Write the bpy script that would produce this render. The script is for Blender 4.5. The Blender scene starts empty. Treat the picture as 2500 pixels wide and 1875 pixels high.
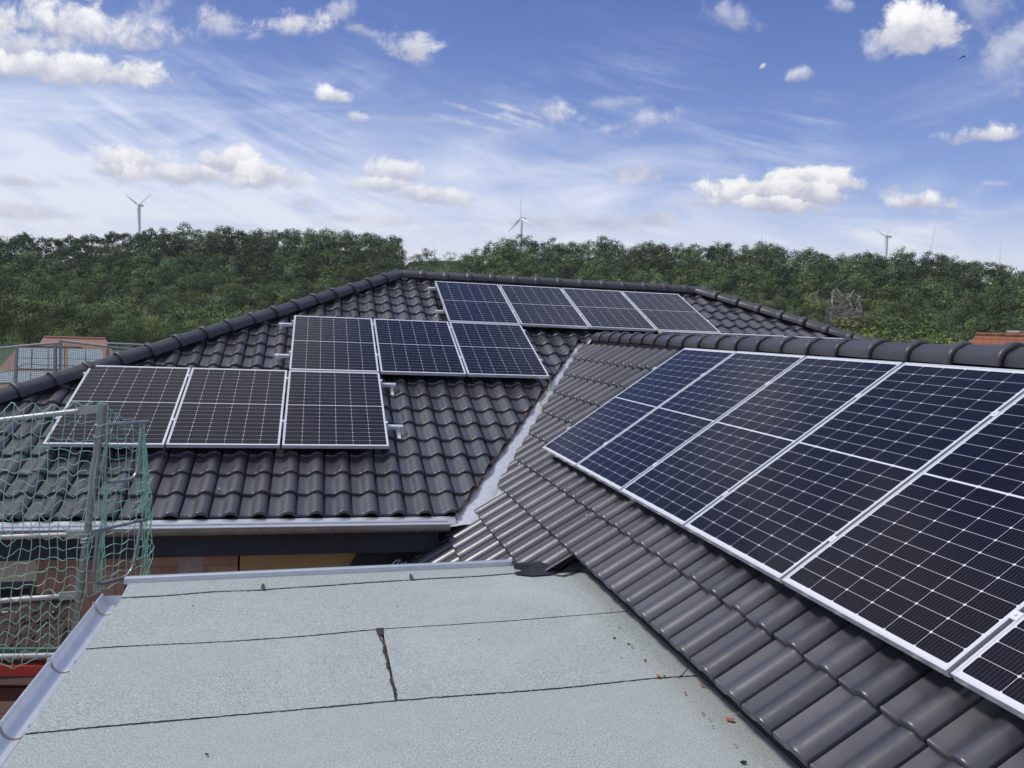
import bpy, bmesh, math, random
import numpy as np
from mathutils import Vector, Matrix
random.seed(7); rng = np.random.default_rng(7)
sc = bpy.context.scene
col = sc.collection

# ------------------------------------------------------------------ camera
F = 2014.55                                   # focal length in pixels of a 2500 px wide frame
CAM = np.array([2.4326, -8.3022, 1.2029])
yaw, pitch, roll = 0.2331, -0.0642, 0.0400
fw = np.array([math.sin(yaw)*math.cos(pitch), math.cos(yaw)*math.cos(pitch), math.sin(pitch)])
rt0 = np.array([math.cos(yaw), -math.sin(yaw), 0.0]); up0 = np.cross(rt0, fw)
RT = math.cos(roll)*rt0 + math.sin(roll)*up0; UP = -math.sin(roll)*rt0 + math.cos(roll)*up0
cd = bpy.data.cameras.new('camera'); cam = bpy.data.objects.new('camera', cd); col.objects.link(cam)
cd.sensor_width = 36; cd.lens = F/2500*36; cd.clip_start = 0.05; cd.clip_end = 9000
cam.matrix_world = Matrix([[RT[0], UP[0], -fw[0], CAM[0]], [RT[1], UP[1], -fw[1], CAM[1]], [RT[2], UP[2], -fw[2], CAM[2]], [0, 0, 0, 1]])
sc.camera = cam
sc.view_settings.view_transform = 'Standard'; sc.view_settings.look = 'None'
sc.view_settings.exposure = 0.12; sc.view_settings.gamma = 1.0
sc.render.resolution_x = 1024; sc.render.resolution_y = 768
sc.cycles.max_bounces = 6

def ray(x, y): return (x-1250)/F*RT - (y-937.5)/F*UP + fw
def hit(x, y, n, p):
    d = ray(x, y); n = np.array(n, float); p = np.array(p, float)
    return CAM + ((p-CAM)@n)/(d@n)*d
def hy(x, y, c): return hit(x, y, (0, 1, 0), (0, c, 0))
def hx(x, y, c): return hit(x, y, (1, 0, 0), (c, 0, 0))
def hz(x, y, c): return hit(x, y, (0, 0, 1), (0, 0, c))
def dist_pt(x, y, D):                          # the point D metres away horizontally
    d = ray(x, y); return CAM + d*(D/math.hypot(d[0], d[1]))
def px(P):
    d = np.asarray(P, float)-CAM; return (1250+F*(d@RT)/(d@fw), 937.5-F*(d@UP)/(d@fw), d@fw)

# ------------------------------------------------------------------ sun and sky
SUN_EL, SUN_AZ = math.radians(54), math.radians(283)      # azimuth measured from +Y towards +X
sd = bpy.data.lights.new('sun', 'SUN'); sun = bpy.data.objects.new('sun', sd); col.objects.link(sun)
sd.energy = 2.4; sd.angle = math.radians(8); sd.color = (1.0, 0.96, 0.9)
sdir = Vector((math.sin(SUN_AZ)*math.cos(SUN_EL), math.cos(SUN_AZ)*math.cos(SUN_EL), math.sin(SUN_EL)))
sun.rotation_euler = sdir.to_track_quat('Z', 'Y').to_euler(); sun.location = (0, 0, 30)

class NT:
    """small node helper"""
    def __init__(s, tree): s.t = tree; s.n = tree.nodes; s.l = tree.links
    def new(s, typ, **kw):
        nd = s.n.new(typ)
        for k, v in kw.items(): setattr(nd, k, v)
        return nd
    def setin(s, sock, v):
        if isinstance(v, bpy.types.NodeSocket): s.l.new(v, sock)
        elif v is not None: sock.default_value = v
    def m(s, op, a, b=None, c=None, clamp=False):
        nd = s.new('ShaderNodeMath', operation=op, use_clamp=clamp)
        for i, v in enumerate((a, b, c)):
            if v is not None: s.setin(nd.inputs[i], v)
        return nd.outputs[0]
    def ss(s, x, a, b, lo=0.0, hi=1.0):
        nd = s.new('ShaderNodeMapRange', interpolation_type='SMOOTHSTEP')
        s.setin(nd.inputs[0], x)
        for i, v in enumerate((a, b, lo, hi)): nd.inputs[i+1].default_value = v
        return nd.outputs[0]
    def lin(s, x, a, b, lo=0.0, hi=1.0):
        nd = s.new('ShaderNodeMapRange'); s.setin(nd.inputs[0], x)
        for i, v in enumerate((a, b, lo, hi)): nd.inputs[i+1].default_value = v
        return nd.outputs[0]
    def mix(s, f, a, b, typ='MIX'):
        nd = s.new('ShaderNodeMix', data_type='RGBA', blend_type=typ)
        s.setin(nd.inputs[0], f); s.setin(nd.inputs[6], a); s.setin(nd.inputs[7], b)
        return nd.outputs[2]
    def noise(s, v, scale, detail=4, rough=.55, dist=0.0):
        nd = s.new('ShaderNodeTexNoise'); s.setin(nd.inputs['Vector'], v)
        nd.inputs['Scale'].default_value = scale; nd.inputs['Detail'].default_value = detail
        nd.inputs['Roughness'].default_value = rough; nd.inputs['Distortion'].default_value = dist
        return nd.outputs[0]
    def comb(s, x, y, z=0.0):
        nd = s.new('ShaderNodeCombineXYZ')
        for i, v in enumerate((x, y, z)): s.setin(nd.inputs[i], v)
        return nd.outputs[0]
    def sep(s, v):
        nd = s.new('ShaderNodeSeparateXYZ'); s.l.new(v, nd.inputs[0]); return nd.outputs

world = bpy.data.worlds.new('World'); sc.world = world; world.use_nodes = True
w = NT(world.node_tree); w.n.clear()
wo = w.new('ShaderNodeOutputWorld'); bg = w.new('ShaderNodeBackground'); w.l.new(bg.outputs[0], wo.inputs[0])
bg.inputs[1].default_value = 0.1
sky = w.new('ShaderNodeTexSky', sky_type='NISHITA'); sky.sun_disc = False
sky.sun_elevation = SUN_EL; sky.sun_rotation = SUN_AZ; sky.altitude = 200; sky.air_density = 1.0; sky.dust_density = 0.3; sky.ozone_density = 3.0
tc = w.new('ShaderNodeTexCoord'); D = tc.outputs['Generated']
dx, dy, dz = w.sep(D)
f0 = (math.sin(yaw), math.cos(yaw)); r0 = (math.cos(yaw), -math.sin(yaw))
dF = w.m('ADD', w.m('MULTIPLY', dx, f0[0]), w.m('MULTIPLY', dy, f0[1]))
dR = w.m('ADD', w.m('MULTIPLY', dx, r0[0]), w.m('MULTIPLY', dy, r0[1]))
front = w.ss(dF, 0.15, 0.35)
dFs = w.m('MAXIMUM', dF, 0.12)
U = w.m('DIVIDE', dR, dFs); V = w.m('DIVIDE', dz, dFs)     # compass chart of the northern sky
UV = w.comb(U, V)
def chart(x, y):
    d = ray(x, y); k = d[0]*f0[0]+d[1]*f0[1]
    return (d[0]*r0[0]+d[1]*r0[1])/k, d[2]/k
# deep blue base
elev = w.m('ARCSINE', w.m('MAXIMUM', w.m('MINIMUM', dz, 1.0), -1.0))
base = w.mix(0.82, sky.outputs[0], w.mix(w.ss(elev, 0.0, 0.42), (3.3, 4.8, 8.9, 1), (.70, 1.38, 4.5, 1)))
# cirrus veil: strongest low down and to the left
zc = w.m('MAXIMUM', dz, 0.04)
plane = w.comb(w.m('DIVIDE', dx, zc), w.m('DIVIDE', dy, zc), 0.0)
mp = w.new('ShaderNodeMapping'); w.l.new(plane, mp.inputs[0]); mp.inputs['Rotation'].default_value = (0, 0, 0.85); mp.inputs['Scale'].default_value = (0.9, 0.28, 1)
streak = w.noise(mp.outputs[0], 1.5, 7, .62, .6)
mp2 = w.new('ShaderNodeMapping'); w.l.new(UV, mp2.inputs[0]); mp2.inputs['Rotation'].default_value = (0, 0, 0.38); mp2.inputs['Scale'].default_value = (1.6, 6.0, 1)
streak2 = w.noise(mp2.outputs[0], 3.2, 8, .6, .7)
line = w.m('ADD', w.m('MULTIPLY', U, -0.11), 0.215)        # the veil's upper limit, sinking to the right
line = w.m('ADD', line, w.m('MULTIPLY', w.m('SUBTRACT', streak2, .5), .24))
veil = w.ss(w.m('SUBTRACT', line, V), -0.10, 0.14)
veil = w.m('MULTIPLY', veil, w.lin(streak2, .3, .7, .70, 1.1), clamp=True)
low = w.ss(V, .21, .07); veil = w.m('MAXIMUM', veil, w.m('MULTIPLY', low, .97))
wisps = w.m('MULTIPLY', w.ss(streak, .54, .8), 0.24)
veil = w.m('MAXIMUM', veil, wisps, clamp=True)
tilt = w.m('ADD', V, w.m('MULTIPLY', U, w.m('MULTIPLY_ADD', U, -.25, .30)))
fib = w.noise(w.comb(w.m('MULTIPLY', U, 1.6), w.m('MULTIPLY', tilt, 13.0)), 3.0, 8, .66, .45)
mask = w.m('MULTIPLY', w.ss(w.noise(UV, 3.3, 3), .42, .62), w.m('MULTIPLY', w.ss(V, .42, .26), w.ss(V, .03, .12)))
veil = w.m('ADD', veil, w.m('MULTIPLY', w.m('MULTIPLY', w.lin(fib, .42, .72, -.08, .44), mask), front), clamp=True)
col0 = w.mix(w.m('MULTIPLY', veil, .93), base, w.mix(w.ss(elev, 0.02, .3), (9.3, 9.35, 9.7, 1), (6.6, 7.3, 9.2, 1)))
# cumulus: (x, y, half width, half height, density, edge softness, tilt)
CL = [
 (90,60,330,75,.95,.55,0.02),(150,170,290,42,1.1,.35,.05),(30,110,200,90,.8,.5,0),(330,55,120,60,.5,.6,.2),
 (535,60,70,38,.62,.6,.2),(395,20,50,28,.4,.6,-.6),(725,60,85,30,.95,.45,-.05),(840,25,35,28,.55,.6,-.5),(895,80,50,22,.5,.6,.3),(1010,118,60,48,.85,.5,.4),
 (815,235,42,20,1.0,.4,.15),(875,287,22,12,.5,.5,.1),
 (320,402,100,36,.95,.35,.0),(450,428,150,34,.95,.35,.0),(560,400,80,40,1.1,.3,.0),(630,428,110,38,1.0,.35,.1),(260,415,50,20,.8,.4,0),(960,425,70,34,.85,.4,.0),(930,455,90,22,.8,.4,.0),(1060,480,130,24,.8,.4,.1),(1130,488,70,12,.6,.4,-.1),
 (45,446,75,18,.75,.4,.03),(60,520,120,22,.55,.45,.02),(160,527,55,10,.35,.5,0),(745,498,32,12,.5,.4,0),(850,535,60,15,.5,.4,0),(970,545,80,16,.5,.45,-.05),
 (1555,430,62,22,.7,.4,.0),(1320,545,110,22,.65,.45,.02),(1460,545,110,24,.7,.45,.05),(1600,540,60,22,.55,.4,-.1),
 (1890,475,165,40,1.3,.2,-.02),(1960,448,130,34,1.3,.2,.02),(1830,470,100,34,1.2,.22,-.3),(1880,500,120,22,1.2,.22,0),(1725,500,60,11,.7,.4,0),
 (2235,495,75,24,1.0,.35,.02),(2170,470,30,14,.5,.5,-.4),(2235,75,95,62,1.15,.3,-.15),(2160,95,55,45,.6,.55,-.9),
 (2050,15,30,18,.5,.5,0),(1960,180,30,18,.6,.5,-.3),(1770,35,70,32,.45,.7,.2),(2440,330,120,24,.95,.4,-.1),(2460,140,90,120,.5,.75,.5),(2420,30,120,70,.4,.8,.4),
 (1370,285,60,44,.8,.7,.45),(1590,298,75,30,.7,.75,-.25),(1500,312,60,14,.5,.8,-.2),(1230,262,130,8,.5,.9,.25),(1200,285,110,7,.5,.9,.25),(1290,300,110,8,.5,.9,.22),(1150,305,120,8,.35,.9,.2),(1480,255,110,14,.3,.8,-.1),(1850,355,50,10,.25,.8,0),(2440,450,50,9,.4,.7,0),(620,90,45,10,.3,.7,-.2),(1865,160,10,6,.8,.5,-.6)]
nz = w.new('ShaderNodeTexNoise'); w.l.new(UV, nz.inputs['Vector']); nz.inputs['Scale'].default_value = 26; nz.inputs['Detail'].default_value = 9; nz.inputs['Roughness'].default_value = .66; nz.inputs['Distortion'].default_value = .25
nzf = w.m('SUBTRACT', nz.outputs[0], .5)
warp = w.noise(w.comb(U, w.m('MULTIPLY', V, 1.7)), 9.0, 5, .6); wf = w.m('SUBTRACT', warp, .5)
puff = w.new('ShaderNodeTexVoronoi'); w.l.new(w.comb(w.m('ADD', U, w.m('MULTIPLY', wf, .03)), w.m('ADD', V, w.m('MULTIPLY', nzf, .02))), puff.inputs['Vector']); puff.inputs['Scale'].default_value = 38
dens = None; tops = None; grey = None
GREYS = {(45,446),(60,520),(160,527),(745,498),(850,535),(970,545),(1320,545),(1460,545),(1600,540),(1725,500),(1555,430),(2170,470)}
for (cx, cy, hw, hh, a, soft, tl) in CL:
    u0, v0 = chart(cx, cy)
    du = w.m('SUBTRACT', U, u0); dv = w.m('SUBTRACT', V, v0)
    c, s_ = math.cos(tl), math.sin(tl)                     # tilt (image clockwise)
    hw *= 1.28; hh *= 1.35
    a1 = w.m('MULTIPLY_ADD', du, c*F/hw, w.m('MULTIPLY', dv, -s_*F/hw))
    b1 = w.m('MULTIPLY_ADD', dv, c*F/hh, w.m('MULTIPLY', du, s_*F/hh))
    b2 = w.m('MULTIPLY', b1, w.m('MULTIPLY_ADD', w.m('LESS_THAN', b1, 0.0), .35, 1.0))   # flatter base
    rr = w.m('SQRT', w.m('ADD', w.m('MULTIPLY', a1, a1), w.m('MULTIPLY', b2, b2)))
    k = w.m('MULTIPLY_ADD', nzf, 2.3*(soft/.42)**.6, w.m('SUBTRACT', .98, rr))
    k = w.m('MULTIPLY_ADD', wf, 1.5, k)
    k = w.m('MULTIPLY', w.ss(k, 0.0, soft*1.6), min(a, 1.0))
    if (cx, cy) in GREYS:
        grey = k if grey is None else w.m('MAXIMUM', grey, k); continue
    dens = k if dens is None else w.m('MAXIMUM', dens, k)
    t = w.m('MULTIPLY', k, w.m('MULTIPLY_ADD', b1, .5, .55))
    tops = t if tops is None else w.m('MAXIMUM', tops, t)
shape = w.m('DIVIDE', tops, w.m('MAXIMUM', dens, .05))
billow = w.m('MULTIPLY_ADD', nzf, 1.1, w.m('MULTIPLY_ADD', puff.outputs[0], -.22, shape))
ccol = w.mix(w.ss(billow, .15, .85), (4.9, 5.0, 6.1, 1), (9.6, 9.6, 9.5, 1))
cfront = w.m('MULTIPLY', w.m('MULTIPLY', dens, front), w.ss(V, -.01, .01))
col1 = w.mix(w.m('MULTIPLY', w.m('MULTIPLY', grey, front), 1.1, clamp=True), col0, w.mix(w.ss(nzf, -.15, .25), (5.0, 5.1, 6.2, 1), (7.6, 7.6, 8.1, 1)))
col1 = w.mix(cfront, col1, ccol)
# other quarters of the sky: the same broken cumulus
bn = w.noise(w.comb(w.m('DIVIDE', dx, w.m('ADD', zc, .15)), w.m('DIVIDE', dy, w.m('ADD', zc, .15)), 3.1), 1.1, 7, .6, .2)
bmask = w.m('MULTIPLY', w.ss(bn, .46, .62), w.m('SUBTRACT', 1.0, w.m('MULTIPLY', front, w.ss(V, .62, .45))))
col2 = w.mix(w.m('MULTIPLY', bmask, .9), col1, (8.0, 8.1, 8.5, 1))
# ground side of the sphere
col3 = w.mix(w.ss(dz, 0.0, -0.06), col2, (1.2, 1.4, 1.2, 1))
w.l.new(col3, bg.inputs[0])
world.cycles.sampling_method = 'MANUAL'; world.cycles.sample_map_resolution = 512

# ------------------------------------------------------------------ helpers
def tag(o, label=None, cat=None, group=None, kind=None):
    if label: o['label'] = label
    if cat: o['category'] = cat
    if group: o['group'] = group
    if kind: o['kind'] = kind
    return o
def empty(name, loc=(0, 0, 0), M=None):
    o = bpy.data.objects.new(name, None); o.empty_display_size = .2; col.objects.link(o)
    if M is not None: o.matrix_world = M
    else: o.location = loc
    return o
def link(name, me, parent=None, M=None):
    o = bpy.data.objects.new(name, me); col.objects.link(o)
    if parent is not None: o.parent = parent
    if M is not None: o.matrix_local = M
    return o
class MB:
    def __init__(s): s.v = []; s.f = []
    def add(s, vs, fs):
        k = len(s.v); s.v += [tuple(map(float, p)) for p in vs]; s.f += [tuple(i+k for i in q) for q in fs]; return s
    def box(s, lo, hi, M=None):
        x0, y0, z0 = lo; x1, y1, z1 = hi
        vs = [(x0,y0,z0),(x1,y0,z0),(x1,y1,z0),(x0,y1,z0),(x0,y0,z1),(x1,y0,z1),(x1,y1,z1),(x0,y1,z1)]
        if M is not None: vs = [M @ Vector(p) for p in vs]
        return s.add(vs, [(0,3,2,1),(4,5,6,7),(0,1,5,4),(1,2,6,5),(2,3,7,6),(3,0,4,7)])
    def tube(s, pts, r, n=8, closed=False, cap=True):
        P = [Vector(tuple(map(float, p))) for p in pts]; rings = []; m = len(P)
        prev = None
        for i in range(m):
            if closed: d = P[(i+1) % m]-P[i-1]
            else: d = P[min(i+1, m-1)]-P[max(i-1, 0)]
            d.normalize()
            if prev is None: a = d.orthogonal().normalized()
            else: a = (prev - d*prev.dot(d)).normalized()
            prev = a; b = d.cross(a)
            ri = r[i] if isinstance(r, (list, tuple)) else r
            rings.append([P[i]+(a*math.cos(2*math.pi*k/n)+b*math.sin(2*math.pi*k/n))*ri for k in range(n)])
        vs = [p for rg in rings for p in rg]; fs = []
        for i in range(m if closed else m-1):
            j = (i+1) % m
            for k in range(n): fs.append((i*n+k, i*n+(k+1) % n, j*n+(k+1) % n, j*n+k))
        if cap and not closed: fs += [tuple(range(n))[::-1], tuple(range((m-1)*n, m*n))]
        return s.add(vs, fs)
    def prism(s, poly, e):                      # poly: list of 3D points, extruded by vector e
        n = len(poly); e = Vector(e); A = [Vector(tuple(map(float, p))) for p in poly]; B = [p+e for p in A]
        return s.add(A+B, [tuple(range(n))[::-1], tuple(range(n, 2*n))]+[(i, (i+1) % n, n+(i+1) % n, n+i) for i in range(n)])
    def sheet(s, rows):                         # rows: list of point lists of equal length
        n = len(rows[0]); vs = [p for r in rows for p in r]
        return s.add(vs, [(i*n+k, i*n+k+1, (i+1)*n+k+1, (i+1)*n+k) for i in range(len(rows)-1) for k in range(n-1)])
    def mesh(s, name, mat, smooth=None):
        me = bpy.data.meshes.new(name); me.from_pydata(s.v, [], s.f); me.update()
        me.materials.append(mat)
        if smooth is not None:
            me.polygons.foreach_set('use_smooth', [True]*len(me.polygons)); me.set_sharp_from_angle(angle=math.radians(smooth))
        return me
    def build(s, name, mat, parent=None, smooth=None):
        return link(name, s.mesh(name, mat, smooth), parent)

def principled(name):
    m = bpy.data.materials.new(name); m.use_nodes = True; t = NT(m.node_tree)
    b = t.n['Principled BSDF']; return m, t, b
def simple(name, c, rough=.6, metal=0.0, nscale=0, namt=.15, bump=0.0, bscale=60, spec=None):
    m, t, b = principled(name)
    b.inputs['Roughness'].default_value = rough; b.inputs['Metallic'].default_value = metal
    if spec is not None: b.inputs['Specular IOR Level'].default_value = spec
    tcn = t.new('ShaderNodeTexCoord').outputs['Object']
    if nscale:
        n = t.noise(tcn, nscale, 5)
        t.l.new(t.mix(n, tuple(x*(1-namt) for x in c)+(1,), tuple(min(1, x*(1+namt)) for x in c)+(1,)), b.inputs['Base Color'])
    else: b.inputs['Base Color'].default_value = tuple(c)+(1,)
    if bump:
        bp = t.new('ShaderNodeBump'); bp.inputs['Strength'].default_value = bump; bp.inputs['Distance'].default_value = .01
        t.l.new(t.noise(tcn, bscale, 5), bp.inputs['Height']); t.l.new(bp.outputs[0], b.inputs['Normal'])
    return m

# ------------------------------------------------------------------ materials
def tile_mat():
    m, t, b = principled('glazed_black_tile')
    g = t.new('ShaderNodeTexCoord').outputs['Object']
    at = t.new('ShaderNodeAttribute', attribute_name='tint').outputs['Fac']
    n1 = t.noise(g, 2.3, 5); n2 = t.noise(g, 38, 6, .7); n3 = t.noise(g, 9, 6, .65)
    c = t.mix(at, (.033, .035, .045, 1), (.056, .058, .070, 1))
    c = t.mix(t.m('MULTIPLY', t.ss(n1, .45, .75), .6), c, (.062, .059, .060, 1))
    c = t.mix(t.m('MULTIPLY', t.ss(n3, .5, .8), .25), c, (.12, .115, .11, 1))
    c = t.mix(t.m('MULTIPLY', t.m('MULTIPLY', t.ss(n2, .62, .78), t.ss(n3, .54, .70)), .28), c, (.28, .28, .27, 1))
    t.l.new(c, b.inputs['Base Color'])
    t.l.new(t.m('MULTIPLY_ADD', n3, .14, t.m('MULTIPLY_ADD', at, .07, .24)), b.inputs['Roughness'])
    b.inputs['Specular IOR Level'].default_value = 1.0
    bp = t.new('ShaderNodeBump'); bp.inputs['Strength'].default_value = .12; bp.inputs['Distance'].default_value = .004
    t.l.new(t.noise(g, 26, 3), bp.inputs['Height']); t.l.new(bp.outputs[0], b.inputs['Normal'])
    return m
M_TILE = tile_mat()
def ridge_mat():
    m, t, b = principled('matt_black_ridge_tile')
    g = t.new('ShaderNodeTexCoord').outputs['Object']
    n1 = t.noise(g, 14, 6, .65); n2 = t.noise(g, 60, 4, .7)
    oi = t.new('ShaderNodeObjectInfo').outputs['Random']
    c = t.mix(oi, (.044, .0455, .054, 1), (.060, .061, .069, 1))
    c = t.mix(t.m('MULTIPLY', t.ss(n1, .55, .8), .35), c, (.13, .125, .12, 1))
    t.l.new(c, b.inputs['Base Color']); t.l.new(t.m('MULTIPLY_ADD', n2, .2, .32), b.inputs['Roughness'])
    b.inputs['Specular IOR Level'].default_value = .5
    return m
M_RIDGE = ridge_mat()
M_DECK = simple('black_underlay', (.02, .02, .022), .8)
M_ALU = simple('anodised_frame', (.78, .79, .81), .34, .55, 30, .05)
M_RAIL = simple('mill_aluminium', (.85, .86, .88), .35, .35, 40, .08)
M_ZINC = simple('new_zinc', (.62, .65, .70), .36, .6, 9, .14, .06, 30)
M_ZINCW = simple('weathered_zinc_underside', (.40, .38, .35), .42, .4, 7, .45)
M_LEAD = simple('valley_zinc_sheet', (.60, .62, .66), .42, .45, 11, .2, .5, 14)
M_GALV = simple('galvanised_tube', (.36, .37, .38), .42, .55, 22, .35, .1, 80)
M_GALVL = simple('galvanised_rail', (.52, .52, .50), .45, .45, 18, .35)
M_FASCIA = simple('anthracite_board', (.030, .036, .050), .55, 0, 5, .25)
M_DARK = simple('dark_void', (.012, .012, .014), .7)
M_CORD = simple('green_net_cord', (.38, .68, .54), .55, 0, 20, .25)
M_CORDB = simple('dark_green_net_cord', (.10, .27, .21), .6, 0, 20, .3)
M_STEEL = simple('stainless_hook', (.88, .88, .84), .35, .3, 40, .1)
M_RED = simple('red_painted_steel', (.42, .045, .03), .5, 0, 6, .3)
M_REDD = simple('dull_red_board', (.075, .02, .018), .6, 0, 6, .4)
M_GRN = simple('dull_green_strip', (.09, .17, .12), .7, 0, 8, .3)
M_CHIP = simple('orange_brick_chip', (.48, .17, .09), .85, 0, 60, .3)
M_CHIPD = simple('black_bitumen_crumb', (.02, .018, .018), .8)
M_TAR = simple('tar_bead', (.045, .043, .042), .5, 0, 40, .6, .6, 120)
M_FLASH = simple('black_rubber_flashing', (.018, .018, .021), .3, 0, 20, .4, .8, 24)
M_CREAM = simple('cream_shutter_box', (.80, .72, .56), .7, 0, 4, .12)
M_YEL = simple('yellow_insulation', (.60, .45, .22), .8, 0, 6, .18)
M_GLASSD = simple('dark_window_pane', (.012, .014, .018), .08)
M_WHITE = simple('white_turbine_paint', (.80, .81, .83), .45, 0, .05, .04)
M_CABLE = simple('green_yellow_cable', (.52, .55, .12), .45, 0, 90, .5)
M_CABLEK = simple('black_cable', (.02, .02, .02), .5)
M_BROWN = simple('brown_foam_edge', (.12, .055, .032), .9, 0, 30, .6, .6, 60)
M_BIRD = simple('dark_feathers', (.02, .02, .025), .7)
M_HEAP = simple('dark_brown_rubble', (.055, .036, .03), .95, 0, 16, .8, 1.0, 14)
M_TIMBER = simple('grey_timber', (.22, .17, .12), .8, 0, 8, .3)

def bitumen_mat():
    m, t, b = principled('slated_bitumen_sheet')
    g = t.new('ShaderNodeTexCoord').outputs['Object']
    n1 = t.noise(g, 130, 3, .8); n2 = t.noise(g, 1.4, 5, .6); n3 = t.noise(g, 6, 6, .7); n4 = t.noise(g, 70, 3, .7)
    c = t.mix(t.ss(n1, .3, .7), (.19, .215, .208, 1), (.54, .59, .575, 1))
    c = t.mix(t.m('MULTIPLY', t.ss(n4, .4, .7), .35), c, (.29, .335, .315, 1))
    c = t.mix(t.m('MULTIPLY', t.ss(n2, .4, .7), .38), c, (.37, .385, .39, 1))
    c = t.mix(t.m('MULTIPLY', t.ss(n3, .52, .76), .38), c, (.27, .33, .295, 1))
    c = t.mix(t.m('MULTIPLY', t.ss(t.noise(g, .7, 6, .7, .8), .5, .72), .32), c, (.50, .52, .50, 1))
    t.l.new(c, b.inputs['Base Color']); b.inputs['Roughness'].default_value = .85; b.inputs['Specular IOR Level'].default_value = .25
    bp = t.new('ShaderNodeBump'); bp.inputs['Strength'].default_value = .35; bp.inputs['Distance'].default_value = .003
    t.l.new(n1, bp.inputs['Height'])
    bp2 = t.new('ShaderNodeBump'); bp2.inputs['Strength'].default_value = .5; bp2.inputs['Distance'].default_value = .012
    t.l.new(t.noise(g, 2.2, 3), bp2.inputs['Height']); t.l.new(bp2.outputs[0], bp.inputs['Normal']); t.l.new(bp.outputs[0], b.inputs['Normal'])
    return m
M_BIT = bitumen_mat()

def brick_mat(name, c1, c2, mortar, bw, bh):
    m, t, b = principled(name)
    g = t.new('ShaderNodeTexCoord').outputs['Object']; x, y, z = t.sep(g)
    br = t.new('ShaderNodeTexBrick'); t.l.new(t.comb(x, z, 0), br.inputs['Vector'])
    br.inputs['Scale'].default_value = 1; br.inputs['Brick Width'].default_value = bw; br.inputs['Row Height'].default_value = bh
    br.inputs['Mortar Size'].default_value = .006; br.inputs['Color1'].default_value = c1; br.inputs['Color2'].default_value = c2; br.inputs['Mortar'].default_value = mortar
    c = t.mix(t.m('MULTIPLY', t.ss(t.noise(g, 3, 5), .5, .8), .4), br.outputs[0], (.30, .27, .24, 1))
    t.l.new(c, b.inputs['Base Color']); b.inputs['Roughness'].default_value = .9
    return m
M_BRICK = brick_mat('hollow_clay_block', (.62, .40, .30, 1), (.50, .30, .22, 1), (.34, .26, .22, 1), .38, .25)
def rooftile_mat(name, c1, c2, s=3.2):
    m, t, b = principled(name)
    g = t.new('ShaderNodeTexCoord').outputs['Object']
    wv = t.new('ShaderNodeTexWave', bands_direction='Y'); t.l.new(g, wv.inputs[0]); wv.inputs['Scale'].default_value = s
    wv2 = t.new('ShaderNodeTexWave', bands_direction='X'); t.l.new(g, wv2.inputs[0]); wv2.inputs['Scale'].default_value = s*1.3
    c = t.mix(t.noise(g, 2, 6), c1, c2)
    c = t.mix(t.m('MULTIPLY', t.ss(wv.outputs[1], .35, 0), .55), c, tuple(k*.45 for k in c1[:3])+(1,))
    c = t.mix(t.m('MULTIPLY', t.ss(wv2.outputs[1], .35, 0), .25), c, tuple(k*.5 for k in c1[:3])+(1,))
    t.l.new(c, b.inputs['Base Color']); b.inputs['Roughness'].default_value = .8
    return m
M_TERRA = rooftile_mat('terracotta_tiles', (.34, .18, .13, 1), (.48, .27, .20, 1))
M_ORANGE = rooftile_mat('orange_tiles', (.24, .085, .045, 1), (.34, .13, .07, 1), .55)
M_RENDER = simple('pale_house_render', (.55, .50, .44), .9, 0, 1, .1)
M_GREYPV = simple('grey_roof_collector', (.36, .42, .44), .3, .1, 3, .25)

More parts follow.
